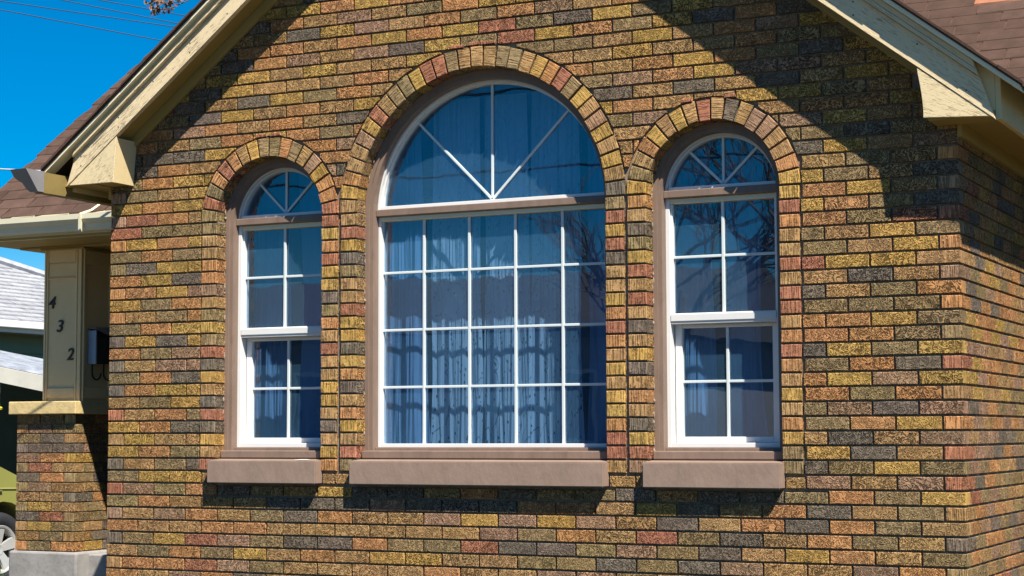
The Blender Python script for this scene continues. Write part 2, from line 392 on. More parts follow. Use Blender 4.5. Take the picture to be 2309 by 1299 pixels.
WIN = [dict(xc=1.0645, half=.337, rin=.339, rout=.440, n=18, kind='narrow'),
       dict(xc=2.334, half=.711, rin=.714, rout=.818, n=33, kind='wide'),
       dict(xc=3.600, half=.336, rin=.338, rout=.440, n=18, kind='narrow')]
ZS = 23 * C + .006                       # springing line
SILL0, SILL1 = 2 * C, 4 * C - .001
mL, bL, mR, bR = .775, 1.923, -.775, 5.638      # lower edges of the rake boards: z = m x + b
XA = (bR - bL) / (mL - mR); ZA = mL * XA + bL

def tri_fill(outer, holes, y):
    bm = bmesh.new(); es = []
    for loop in [outer] + holes:
        vs = [bm.verts.new((x, y, z)) for x, z in loop]
        es += [bm.edges.new((vs[i], vs[(i + 1) % len(vs)])) for i in range(len(vs))]
    bmesh.ops.triangle_fill(bm, use_beauty=True, use_dissolve=False, edges=es)
    bm.verts.index_update(); r = ([v.co[:] for v in bm.verts], [tuple(v.index for v in f.verts) for f in bm.faces]); bm.free(); return r
def opening(wd, grow=0.0, zb=SILL0 + .01, seg=36):
    h, r, xc = wd['half'] + grow, wd['rin'] + grow, wd['xc']
    return [(xc - h, zb), (xc + h, zb), (xc + h, ZS)] + [(xc + r * math.cos(math.pi * i / seg), ZS + r * math.sin(math.pi * i / seg)) for i in range(1, seg)] + [(xc - h, ZS)]
mb = MB(); YM = .016
outer = [(.010, GZ), (WX1 - .012, GZ), (WX1 - .012, 1.963 + .0), (XA, ZA + .12), (.010, 1.963 + .0)]
holes = [opening(wd, .006) for wd in WIN]
vs, fs = tri_fill(outer, holes, YM); mb.add(vs, fs)
for h in holes:                                                        # the depth of the wall round each opening
    n = len(h); mb.add([(x, YM, z) for x, z in h] + [(x, .26, z) for x, z in h], [(i, (i + 1) % n, n + (i + 1) % n, n + i) for i in range(n)])
vs, fs = tri_fill(outer, holes, .26); mb.add(vs, fs)
wall = mb.build('wall', MORTAR, house)
mb = MB(); mb.add([(WX1 - .012, YM, GZ), (WX1 - .012, 1.95, GZ), (WX1 - .012, 1.95, 1.99), (WX1 - .012, YM, 1.99)], [(0, 1, 2, 3)])
side_wall = mb.build('side_wall', MORTAR, house)
mb = MB(); mb.add([(.010, YM, GZ), (.010, 3.6, GZ), (.010, 3.6, 1.99), (.010, YM, 1.99)], [(0, 1, 2, 3)])
west_wall = mb.build('side_wall', MORTAR, house)

def jitter_poly(poly, amp=.0011, split=True):
    out = []
    n = len(poly)
    for i in range(n):
        a, b = Vector(poly[i]), Vector(poly[(i + 1) % n]); out.append((a.x + ru(-amp, amp) * .6, a.y + ru(-amp, amp) * .6))
        if split and (b - a).length > .12: 
            for t in (.33, .67):
                q = a.lerp(b, t); out.append((q.x + ru(-amp, amp) * .4, q.y + ru(-amp, amp)))
    return out
def brick_mesh(poly, depth=.088, mats=(BARK_O,), bev=.0027, split=True, side_mi=0):
    m = MB(); p = jitter_poly(poly, split=split); n = len(p); ins = inset(p, bev)
    vs = [(x, 0, z) for x, z in ins] + [(x, bev, z) for x, z in p] + [(x, depth, z) for x, z in p]
    m.add(vs, [tuple(range(n))] + [(n + i, n + (i + 1) % n, (i + 1) % n, i) for i in range(n)])
    m.add([], [])
    b = [(2 * n + i, 2 * n + (i + 1) % n, n + (i + 1) % n, n + i) for i in range(n)]
    m.f += b; m.mi += [side_mi] * len(b)
    return m
def rect(w_, h_): return [(-w_ / 2, -h_ / 2), (w_ / 2, -h_ / 2), (w_ / 2, h_ / 2), (-w_ / 2, h_ / 2)]
BH = C - J
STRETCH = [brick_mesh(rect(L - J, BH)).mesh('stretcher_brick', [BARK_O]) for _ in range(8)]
HALFB = [brick_mesh(rect(L / 2 - J, BH)).mesh('half_brick', [COMB_O]) for _ in range(4)]

def proj(p):
    d = Vector(p) - CAM; wz = d.dot(v_f)
    if wz <= 0.1: return None
    return 1154.5 + 4136.52 * d.dot(v_r) / wz, 649.5 - 4136.52 * d.dot(v_u) / wz, wz
def blocked(n):
    """x-intervals taken by openings (with their surrounds) at course n, as functions of z"""
    def f(z):
        out = []
        for wd in WIN:
            xc = wd['xc']
            if z < SILL0 - .004: continue
            if z < 3 * C: out.append((xc - wd['half'] - .016, xc + wd['half'] + .016))
            elif z <= ZS: out.append((xc - wd['half'] - .108, xc + wd['half'] + .108))
            else:
                q = (wd['rout'] + .010) ** 2 - (z - ZS) ** 2
                if q > 0: s = math.sqrt(q); out.append((xc - s, xc + s))
        return out
    return f
def cut_poly(x0, x1, z0, z1, f):
    zs_ = [z0 + (z1 - z0) * i / 8 for i in range(9)]; rows = []
    for z in zs_:
        segs = [(x0, x1)]
        for a, b in f(z):
            nxt = []
            for s0, s1 in segs:
                if b <= s0 or a >= s1: nxt.append((s0, s1)); continue
                if a > s0: nxt.append((s0, a))
                if b < s1: nxt.append((b, s1))
            segs = nxt
        segs = [q for q in segs if q[1] - q[0] > .013]
        rows.append((z, segs))
    return rows
wall_bricks = []        # (poly, mat kind, tint, key)
f_block = blocked(0)
def gable_top(x): return min(mL * x + bL + .10, mR * x + bR + .10)
pieces = []
for n in range(-15, 56):
    z0, z1 = (n - 1) * C + J, n * C
    bounds = [0.0] + [(k + (.5 if n % 2 == 0 else 1.0)) * L for k in range(22)] + [WX1]
    for i in range(len(bounds) - 1):
        a = bounds[i] + (J / 2 if i else 0.0); b = bounds[i + 1] - (J / 2 if i < len(bounds) - 2 else 0)
        if b - a < .03: continue
        if gable_top(a) < z0 and gable_top(b) < z0: continue
        if i == len(bounds) - 2: continue                                 # corner bricks are built with two faces
        rows = cut_poly(a, b, z0, z1, f_block)
        full = all(len(s) == 1 and abs(s[0][0] - a) < 1e-6 and abs(s[0][1] - b) < 1e-6 for _, s in rows)
        row = ROWS.get(n); code = row[i] if row and i < len(row) and row[i] in PAL else pick(n)
        if full: pieces.append(('full', a, b, z0, z1, None, n, code)); continue
        crown = next((wd for wd in WIN if z1 > ZS + wd['rout'] * .58 and abs((a + b) / 2 - wd['xc']) < wd['rout'] * .80 + L / 2 and z0 < ZS + wd['rout'] + .02), None)
        if crown:                                                          # bricks cut to ride over the top of an arch
            R_ = crown['rout'] + .010; pts = []
            for k in range(25):
                x = a + (b - a) * k / 24; q = R_ * R_ - (x - crown['xc']) ** 2
                pts.append((x, max(z0, ZS + math.sqrt(q)) if q > 0 else z0))
            runs = [[]]
            for x, zb_ in pts:
                if z1 - zb_ > .007: runs[-1].append((x, zb_))
                elif runs[-1]: runs.append([])
            for best in runs:
                if len(best) < 3: continue
                bb = best[::2] if (len(best) % 2) else best[::2] + [best[-1]]
                pieces.append(('cut', a, b, z0, z1, bb + [(best[-1][0], z1), (best[0][0], z1)], n, code))
            continue
        for side in (0, 1, 2):                                             # left-hand, right-hand and middle remnants
            pl, pr_ = [], []
            for z, s in rows:
                s = [q for q in s if (abs(q[0] - a) < 1e-6, abs(q[1] - b) < 1e-6 and abs(q[0] - a) > 1e-6, abs(q[0] - a) > 1e-6 and abs(q[1] - b) > 1e-6)[side]]
                if s: pl.append((s[0][0], z)); pr_.append((s[0][1], z))
            if len(pl) >= 3:
                poly = [pl[0], pr_[0]] + pr_[1:] + pl[:0:-1]
                area = sum((pr_[k][0] - pl[k][0]) for k in range(len(pl))) / len(pl) * (pl[-1][1] - pl[0][1])
                if area > .0004: pieces.append(('cut', a, b, z0, z1, poly, n, code))
# thin red chips bridging the crown of every arch
def size_of(pc):
    q = [proj(((pc[1] + pc[2]) / 2, 0, (pc[3] + pc[4]) / 2)), proj((pc[1], 0, pc[3])), proj((pc[2], 0, pc[4]))]
    cx_, cz_ = (pc[1] + pc[2]) / 2, (pc[3] + pc[4]) / 2
    if any(v is None for v in q): return 0
    x, y, _ = q[0]
    if not (-10 < x < 2320 and -10 < y < 1310): return 0
    if cz_ > min(mL * cx_ + bL, mR * cx_ + bR) + .02: return 0
    fr = 1.0
    if pc[0] == 'cut': fr = .5
    return fr * abs(q[2][0] - q[1][0]) * abs(q[2][1] - q[1][1])
pieces.sort(key=size_of, reverse=True)
rest = MB()
for k, pc in enumerate(pieces):
    kind, a, b, z0, z1, poly, n, code = pc; t = tint(code)
    cx_, cz_ = (a + b) / 2, (z0 + z1) / 2; short = (b - a) < .13
    dy = ru(-.0016, .0014)
    if k < 300:
        if kind == 'full' and not short and abs((b - a) - (L - J)) < .002:
            o = bpy.data.objects.new('brick', random.choice(STRETCH))
            link(o, wall, (cx_, dy, cz_), (0, (math.pi if rnd() < .5 else 0) + ru(-.004, .004), 0))
        elif kind == 'full' and short and abs((b - a) - (L / 2 - J)) < .002:
            o = bpy.data.objects.new('brick', random.choice(HALFB)); link(o, wall, (cx_, dy, cz_), (0, ru(-.006, .006), 0))
        else:
            p = poly or [(a, z0), (b, z0), (b, z1), (a, z1)]
            m = brick_mesh([(x - cx_, z - cz_) for x, z in p], split=kind == 'full')
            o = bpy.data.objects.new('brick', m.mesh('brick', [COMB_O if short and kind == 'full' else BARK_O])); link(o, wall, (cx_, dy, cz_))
        o.color = (*t, 1)
    else:
        p = poly or [(a, z0), (b, z0), (b, z1), (a, z1)]
        m = brick_mesh(p, split=kind == 'full')
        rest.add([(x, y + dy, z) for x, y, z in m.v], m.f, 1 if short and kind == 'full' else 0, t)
def build_tinted(mbx, name, mats, parent, **kw):
    o = mbx.build(name, mats, parent, **kw); at = o.data.color_attributes.new('tint', 'FLOAT_COLOR', 'POINT')
    flat = []
    for t in mbx.tint: flat += [t[0], t[1], t[2], 1]
    at.data.foreach_set('color', flat); return o
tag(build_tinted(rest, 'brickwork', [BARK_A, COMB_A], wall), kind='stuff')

# corner bricks and the side wall (seen very obliquely)
side = MB()
def block(m, x0, x1, y0, y1, z0, z1, faces, t, bev=.003):
    """brick with a worked front (-Y) and/or right (+X) face"""
    bm = bmesh.new(); bmesh.ops.create_cube(bm, size=1)
    for q in bm.verts: q.co = Vector(((x0 + x1) / 2 + q.co.x * (x1 - x0), (y0 + y1) / 2 + q.co.y * (y1 - y0), (z0 + z1) / 2 + q.co.z * (z1 - z0)))
    bmesh.ops.bevel(bm, geom=bm.edges[:], offset=bev, segments=1, affect='EDGES'); bm.verts.index_update(); bm.normal_update()
    vs = [q.co[:] for q in bm.verts]
    fs0 = [tuple(q.index for q in f.verts) for f in bm.faces]; mi = [faces[0] if abs(f.normal.y) > .5 else faces[1] for f in bm.faces]; bm.free()
    b = len(m.v); m.v += vs; m.f += [tuple(b + i for i in f) for f in fs0]; m.mi += mi; m.tint += [t] * len(vs)
HB = L / 2 - J
for n in range(-15, 30):
    z0, z1 = (n - 1) * C + J, n * C; t = tint(ROWS[n][-1] if n in ROWS and len(ROWS[n]) == 23 else pick(n))
    if n % 2 == 0:                                                          # stretcher in front, header on the side
        xa = 21.5 * L + J / 2
        q = MB(); block(q, xa - 0, WX1, 0, HB, z0, z1, (0, 1), t); y = HB + J
    else:
        xa = 22.0 * L + J / 2 - .012
        q = MB(); block(q, xa + .012, WX1, 0, L - J, z0, z1, (1, 0), t); y = L
    cxq = (xa + WX1) / 2; czq = (z0 + z1) / 2
    pos = proj((cxq, 0, czq))
    if pos and -10 < pos[1] < 1310 and pos[1] > 268:
        o = q.build('corner_brick', [BARK_O, COMB_O], wall, (cxq, 0, czq)); o.color = (*t, 1)
    else: side.v += []; b = len(side.v); side.v += q.v; side.f += [tuple(b + i for i in f) for f in q.f]; side.mi += q.mi; side.tint += q.tint
    while y < 1.93:
        block(side, WX1 - .09, WX1 + ru(-.001, .0015), y, min(y + L - J, 1.95), z0, z1, (0, 0), tint(pick(n)))
        y += L
tag(build_tinted(side, 'brickwork', [BARK_A, COMB_A], side_wall), kind='stuff')
side = MB()
for n in range(-15, 29):                                                    # the hidden west side gets plain courses too
    z0, z1 = (n - 1) * C + J, n * C; y = .1 if n % 2 else .1 + L / 2
    while y < 1.9:
        block(side, 0, .09, y, min(y + L - J, 1.95), z0, z1, (0, 0), tint(pick(n))); y += L
tag(build_tinted(side, 'brickwork', [BARK_A, COMB_A], west_wall), kind='stuff')

# the main body of the house to the right of the gabled wing (outside the photograph)
m = MB(); m.box(WX1 - .011, 7.15, 1.962, 8.6, GZ, 1.84); body_wall = m.build('body_wall', MORTAR, house)
wing = MB()
for n in range(-15, 27):
    z0, z1 = (n - 1) * C + J, n * C; x = WX1 + .004 + (0 if n % 2 else -L / 2)
    while x < 7.1:
        block(wing, max(x, WX1 + .004), min(x + L - J, 7.16), 1.95, 2.03, z0, z1, (0, 0), tint(pick(n))); x += L
tag(build_tinted(wing, 'brickwork', [BARK_A, COMB_A], body_wall), kind='stuff')
# arches, jambs
ARCHC = {0: 'ROOYPTGOGGYTOROGRG', 1: 'DTYTYPTYGROYTGGTTTGRRYGGTRYPTTOYT', 2: 'YOTTPPTDTRTYTYOTGY'}
JAMBC = {(0, 1): 'OYTDTYYTTRTOGDYYROYR', (1, -1): 'GRTYOTDOYDYYRTTGDYRT', (1, 1): 'TRROYYTYTOROYTTDRYRG', (2, -1): 'PRYDTOTDYTDTRTRYGDTO', (2, 1): 'GGYOTYTOROTRRTRTTORY', (0, -1): 'RTYDRDTYDRGYGTPOOTTG'}
for wi, wd in enumerate(WIN):
    xc, n = wd['xc'], wd['n']; rm = (wd['rin'] + wd['rout']) / 2; half_a = math.pi / n / 2
    pr = (wd['rout'] - wd['rin']) / 2
    var = []
    for _ in range(5):
        ti = 2 * wd['rin'] * math.sin(half_a) - J * .9; to = 2 * wd['rout'] * math.sin(half_a) - J * .9
        var.append(brick_mesh([(-pr, -ti / 2), (pr, -to / 2), (pr, to / 2), (-pr, ti / 2)], .096, split=False, bev=.0028, side_mi=1).mesh('arch_brick', [COMB_O, BARK_O]))
    for k in range(n):
        a = math.pi * (k + .5) / n
        o = bpy.data.objects.new('arch_brick', random.choice(var)); rr = rm + ru(-.003, .004)
        link(o, wall, (xc + rr * math.cos(a), ru(-.004, .001), ZS + rr * math.sin(a)), (0, -a + ru(-.012, .012), 0))
        cd = ARCHC[wi]; code = cd[k] if k < len(cd) else random.choices('YOTGDRP', (17, 20, 24, 18, 6, 8, 7))[0]
        o.color = (*tint(code), 1)
JB = [brick_mesh(rect(.099, BH), .096, bev=.0028, split=False, side_mi=1).mesh('jamb_brick', [COMB_O, BARK_O]) for _ in range(5)]
for wi, wd in enumerate(WIN):
    for s in (-1, 1):
        for n in range(4, 24):
            o = bpy.data.objects.new('jamb_brick', random.choice(JB))
            link(o, wall, (wd['xc'] + s * (wd['half'] + .0505) + ru(-.0015, .0015), ru(-.003, .001), (n - .5) * C + J / 2), (0, ru(-.01, .01), 0))
            cd = JAMBC.get((wi, s)); code = cd[n - 4] if cd else random.choices('YOTGDRP', (17, 20, 25, 15, 6, 10, 7))[0]
            o.color = (*tint(code), 1)
for wd, spots in zip(WIN, (((-.05, .075), (.045, .07)), ((-.115, .085), (-.015, .065), (.065, .085)), ((-.12, .06), (.10, .06)))):
    for dx, ww in spots:                                                     # thin red closers over the crown
        z = ZS + math.sqrt(wd['rout'] ** 2 - dx * dx) + .012
        m = brick_mesh([(-ww / 2, -.008), (ww / 2, -.006), (ww / 2 - .004, .010), (-ww / 2 + .004, .011)], .06, bev=.003, split=False)
        o = bpy.data.objects.new('closer_brick', m.mesh('closer_brick', [COMB_O])); link(o, wall, (wd['xc'] + dx, -.005, z + .004)); o.color = (*tint('R'), 1)

# ------------------------------------------------------------------ windows
def pane(parent, poly, y):
    m = MB(); m.prism(poly, y, y + .004); cx_ = sum(p[0] for p in poly) / len(poly); cz_ = sum(p[1] for p in poly) / len(poly)
    return m.build('pane', GLASS, parent, (cx_, y, cz_))
def bar(parent, x0, z0, x1, z1, wdt, y0, y1, name='muntin', mat=None):
    d = Vector((x1 - x0, z1 - z0)); ln = d.length; a = math.atan2(d.y, d.x); m = MB()
    m.box(-ln / 2, ln / 2, y0, y1, -wdt / 2, wdt / 2, 0, .0022)
    return m.build(name, mat or MUNT, parent, ((x0 + x1) / 2, 0, (z0 + z1) / 2), (0, -a, 0), local=True)
def arch_light(parent, xc, rg, zb, y, spokes=(45, 90, 135), mw=.0135):
    def hit(a):
        d = Vector((math.cos(a), math.sin(a))); o = Vector((0, zb - ZS)); b = o.dot(d); c_ = o.dot(o) - rg * rg
        return o + d * (-b + math.sqrt(b * b - c_))
    angs = [0.0] + [math.radians(s) for s in spokes] + [math.pi]; hits = [hit(a) for a in angs]
    for i in range(len(angs) - 1):
        a0, a1 = math.atan2(hits[i].y, hits[i].x), math.atan2(hits[i + 1].y, hits[i + 1].x)
        poly = [(xc, zb)] + [(xc + rg * math.cos(a0 + (a1 - a0) * k / 10), ZS + rg * math.sin(a0 + (a1 - a0) * k / 10)) for k in range(11)]
        pane(parent, poly, y)
    for h in hits[1:-1]: bar(parent, xc, zb + .004, xc + h.x, ZS + h.y, mw, y - .010, y - .001)
ZC = SILL1 + .006
for wi, wd in enumerate(WIN):
    xc, half, rin = wd['xc'], wd['half'], wd['rin']; wide = wd['kind'] == 'wide'
    m = MB(); h1 = half + .004
    m.ring(xc, ZS, h1, half - .020, ZC, .088, .20); m.ring(xc, ZS, half - .0201, half - .042, ZC, .096, .20)
    lab = {0: 'left narrow arched window beside the porch', 1: 'wide middle arched picture window', 2: 'right narrow arched window reflecting bare branches'}[wi]
    win = m.build('window', BROWN, house); win['label'] = lab
    hw = half - .0421
    # brown transom bar and the stool under the frame
    m = MB(); m.box(xc - hw, xc + hw, .125 if wide else .122, .20, 1.556, 1.594, 0, .004); m.build('transom_bar', BROWN, win)
    m = MB(); m.box(xc - half + .004, xc + half - .004, .048, .125, ZC, .318, 0, .005); m.box(xc - hw, xc + hw, .125, .21, ZC, .334, 0, .003); m.build('stool', BROWN, win)
    # fan light
    m = MB(); y0 = .142; fz = 1.5941
    m.ring(xc, ZS, hw, hw - .010, fz, y0, .20); m.ring(xc, ZS, hw - .0101, hw - .018, fz, y0 + .018, .20)
    m.box(xc - hw + .0181, xc + hw - .0181, y0 + .002, .20, fz, fz + .018, 0, .002); m.build('fan_light_frame', VINYL, win)
    arch_light(win, xc, hw - .017, fz + .018, .184)
    if wide:
        m = MB(); x0, x1 = xc - hw, xc + hw; zb, zt = .334, 1.556
        for a in (x0, x1 - .016): m.box(a, a + .016, .15, .21, zb, zt, 0, .002)
        m.box(x0 + .0161, x1 - .0161, .152, .21, zb, zb + .020, 0, .002); m.build('frame', VINYL, win)
        m = MB(); m.box(x0 + .0161, x1 - .0161, .148, .21, zt - .022, zt - .001, 0, .002); m.build('head_frame', CREAMV, win)
        gx = [x0 + .014, 1.929, 2.198, 2.466, 2.733, x1 - .014]; gz = [zb + .018, .650, .952, 1.257, zt - .02]
        for i in range(5):
            for j in range(4): pane(win, [(gx[i], gz[j]), (gx[i + 1], gz[j]), (gx[i + 1], gz[j + 1]), (gx[i], gz[j + 1])], .186)
        for x in gx[1:-1]: bar(win, x, gz[0], x, gz[-1], .0145, .1735, .1855)
        for z in gz[1:-1]: bar(win, gx[0], z, gx[-1], z, .0135, .175, .1853)
    else:
        x0, x1 = xc - hw, xc + hw
        m = MB()
        for a in (x0, x1 - .022): m.box(a, a + .022, .146, .22, .334, 1.556, 0, .002)
        m.box(x0 + .0221, x1 - .0221, .148, .22, .334, .357, 0, .002); m.build('frame', VINYL, win)
        m = MB(); m.box(x0 + .0221, x1 - .0221, .150, .22, 1.531, 1.555, 0, .002); m.build('head_frame', CREAMV, win)
        # upper sash
        m = MB(); a0, a1 = x0 + .0221, x1 - .0221
        for a in (a0, a1 - .010): m.box(a, a + .010, .160, .19, .99, 1.531, 0, .0015)
        m.box(a0, a1, .148, .19, .936, .989, 0, .003); m.box(a0 + .002, a1 - .002, .143, .148, .950, .984, 0, .002); m.build('upper_sash', VINYL, win)
        gx = [a0 + .008, xc - .004, a1 - .008]; gz = [.985, 1.266, 1.535]
        for i in (0, 1):
            for j in (0, 1): pane(win, [(gx[i], gz[j]), (gx[i + 1], gz[j]), (gx[i + 1], gz[j + 1]), (gx[i], gz[j + 1])], .182)
        bar(win, gx[1], gz[0], gx[1], gz[2], .0145, .168, .1815); bar(win, gx[0], gz[1], gx[2], gz[1], .0135, .170, .1813)
        # lower sash, set further in
        m = MB()
        for a in (a0 + .004, a1 - .040): m.box(a, a + .036, .196, .228, .357, .936, 0, .003)
        m.box(a0 + .0401, a1 - .0401, .197, .228, .357, .386, 0, .003); m.box(a0 + .0401, a1 - .0401, .197, .228, .918, .936, 0, .003); m.build('lower_sash', VINYL, win)
        gx = [a0 + .038, xc, a1 - .038]; gz = [.384, .655, .920]
        for i in (0, 1):
            for j in (0, 1): pane(win, [(gx[i], gz[j]), (gx[i + 1], gz[j]), (gx[i + 1], gz[j + 1]), (gx[i], gz[j + 1])], .216)
        bar(win, gx[1], gz[0], gx[1], gz[2], .0145, .204, .2155); bar(win, gx[0], gz[1], gx[2], gz[1], .0135, .206, .2153)
    # painted masonry sill
    m = MB(); xs0, xs1 = xc - half - .009, xc + half + .007
    m.add([(x, y, z) for x in (xs0, xs1) for y, z in ((-.060, SILL0 + .008), (-.060, SILL1 - .006), (.10, SILL1 + .006), (.10, SILL0 + .008))],
          [(0, 1, 2, 3), (7, 6, 5, 4), (0, 4, 5, 1), (1, 5, 6, 2), (2, 6, 7, 3), (3, 7, 4, 0)])
    me = m.mesh('window_sill', SILLP)
    bm = bmesh.new(); bm.from_mesh(me); bmesh.ops.bevel(bm, geom=bm.edges[:], offset=.005, segments=2, affect='EDGES'); bm.to_mesh(me); bm.free()
    sl = link(bpy.data.objects.new('window_sill', me), house)
    if wi == 0: sl['label'] = 'brown window sill with a white paint splash'
    if wi == 0:
        m = MB(); n = 14
        m.add([(1.30 + .045 * math.cos(2 * math.pi * i / n) * (1 + .3 * math.sin(5 * i)), -.012 + .016 * math.sin(2 * math.pi * i / n), SILL1 - .0005 - .012 * .079 + .016 * .079 * math.sin(2 * math.pi * i / n) + .0022) for i in range(n)], [tuple(range(n))])
        m.build('paint_splash', WHITE, sl, normals=False)

SMEAR = plain('pale_mortar_crumbs', (.27, .21, .15), .95, .2, 40, .8, 120)
for wd in WIN:
    m = MB()
    for k in range(46):
        t = k / 45; z = 4.2 * C + t * (ZS - 4.2 * C + wd['half'] * .8); r = wd['half']
        x = wd['xc'] - r if z < ZS else wd['xc'] - math.sqrt(max(0, wd['rin'] ** 2 - (z - ZS) ** 2))
        if rnd() < .6: continue
        sx, sz, sy = ru(.003, .008), ru(.006, .022), ru(.004, .012); y = .086 - ru(0, .01)
        p = [(x + sx * ru(.6, 1.3), y, z), (x, y - sy, z + sz * .3), (x + sx * .3, y - sy * ru(.4, 1), z - sz * .5), (x, y, z + sz), (x, y, z - sz), (x + sx * ru(.4, 1), y - sy * .4, z + sz * .5)]
        m.add(p, [(0, 5, 1), (0, 1, 2), (0, 2, 4), (1, 5, 3), (0, 3, 5), (1, 3, 4), (1, 4, 2), (0, 4, 3)])
    tag(m.build('mortar_crumbs', SMEAR, wall, normals=False), kind='stuff')
# ------------------------------------------------------------------ the dim room behind
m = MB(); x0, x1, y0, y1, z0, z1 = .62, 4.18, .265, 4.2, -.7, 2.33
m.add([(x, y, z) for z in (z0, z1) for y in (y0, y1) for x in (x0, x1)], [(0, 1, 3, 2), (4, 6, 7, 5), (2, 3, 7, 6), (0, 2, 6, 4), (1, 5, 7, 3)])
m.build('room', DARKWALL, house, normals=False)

# curtains
def curtain(name, x0, x1, z0, z1, y, folds, amp, mat, label, gather=0.0, flare=0.0, lean=0.0, group='window curtains'):
    nx, nz = 64, 24; vs = []; ph = ru(0, 6)
    for j in range(nz + 1):
        t = j / nz; z = z0 + (z1 - z0) * t
        for i in range(nx + 1):
            u = i / nx; mid = (x0 + x1) / 2 + lean * (1 - t)
            k = 1 - gather * math.sin(math.pi * t) + flare * (1 - t)
            x = mid + (u - .5) * (x1 - x0) * k
            a = u * folds * 2 * math.pi + ph + .5 * math.sin(3 * t + ph)
            yy = y + amp * (math.sin(a) + .35 * math.sin(2.3 * a + 1.7) * (1 - t)) * (.6 + .6 * (1 - t))
            vs.append((x + .01 * math.sin(9 * t + a) * (1 - t), yy, z))
    fs = [(j * (nx + 1) + i, j * (nx + 1) + i + 1, (j + 1) * (nx + 1) + i + 1, (j + 1) * (nx + 1) + i) for j in range(nz) for i in range(nx)]
    m_ = MB(); m_.add(vs, fs); c0 = ((x0 + x1) / 2, y, (z0 + z1) / 2)
    return tag(m_.build(name, mat, None, c0, normals=False, smooth=True), label, 'curtain', group)
curtain('curtain', 1.62, 1.80, .30, 2.2, .36, 2.0, .004, CURT_BLUE, 'narrow plain blue curtain at the left edge of the middle window', flare=.8)
curtain('curtain', 1.88, 2.16, .30, 2.2, .37, 3.0, .004, CURT_LEAF, 'leaf print sheer curtain behind the second pane column of the middle window', flare=.12)
curtain('curtain', 2.19, 2.44, .30, 2.2, .37, 2.6, .004, CURT_LEAF, 'leaf print sheer curtain at the centre of the middle window', flare=.15, lean=.02)
curtain('curtain', 2.47, 2.74, .30, 2.2, .37, 2.8, .004, CURT_LEAF, 'leaf print sheer curtain behind the fourth pane column of the middle window', flare=.12)
curtain('curtain', 2.76, 3.0, .30, 2.2, .44, 2.2, .004, CURT_BLUE, 'plain shaded curtain in the last pane column of the middle window')
curtain('curtain', .72, .92, .30, 1.9, .42, 2.4, .004, CURT_BLUE, 'gathered blue curtain on the left side of the left narrow window', flare=.35)
curtain('curtain', .96, 1.20, .30, 1.9, .45, 2.0, .004, CURT_BLUE, 'limp blue curtain on the right side of the left narrow window', gather=.3)
curtain('curtain', 3.22, 3.44, .30, 1.9, .42, 2.6, .004, CURT_BLUE, 'gathered blue curtain on the left side of the right narrow window', flare=.25)
curtain('curtain', 3.48, 3.72, .30, 1.9, .46, 2.2, .004, CURT_BLUE, 'limp blue curtain on the right side of the right narrow window', gather=.3)

# ------------------------------------------------------------------ gable rake boards, soffits, returns
YF = -.19
def slope_prism(name, pts, y0, y1, mat, parent, ang, bev=.0):
    """prism from a world (x, z) outline, stored in a frame turned along the slope so the grain follows it"""
    o_ = Vector(pts[0]); ca, sa = math.cos(ang), math.sin(ang)
    loc = [((p[0] - o_.x) * ca + (p[1] - o_.y) * sa, -(p[0] - o_.x) * sa + (p[1] - o_.y) * ca) for p in pts]
    m_ = MB(); m_.prism(loc, y0, y1, 0, bev)
    return m_.build(name, mat, parent, (o_.x, 0, o_.y), (0, -ang, 0), local=True)
def band(m_, b_, lo, hi, x_end, vertical_end=False):
    """strip between vertical offsets lo..hi over a slope line, from the eave end to the apex"""
    zf = lambda x, o: m_ * x + b_ + o
    k = .55                                                            # square-cut tail
    s = 1 if m_ > 0 else -1
    xe = lambda o: x_end - s * k * o * (-1 if False else 1) * .0 + (-s) * (-o * .45)
    p = [(xe(lo), zf(xe(lo), lo)), (XA - s * .002, zf(XA - s * .002, lo)), (XA - s * .002, zf(XA - s * .002, hi)), (xe(hi), zf(xe(hi), hi))]
    return p if s > 0 else p[::-1]
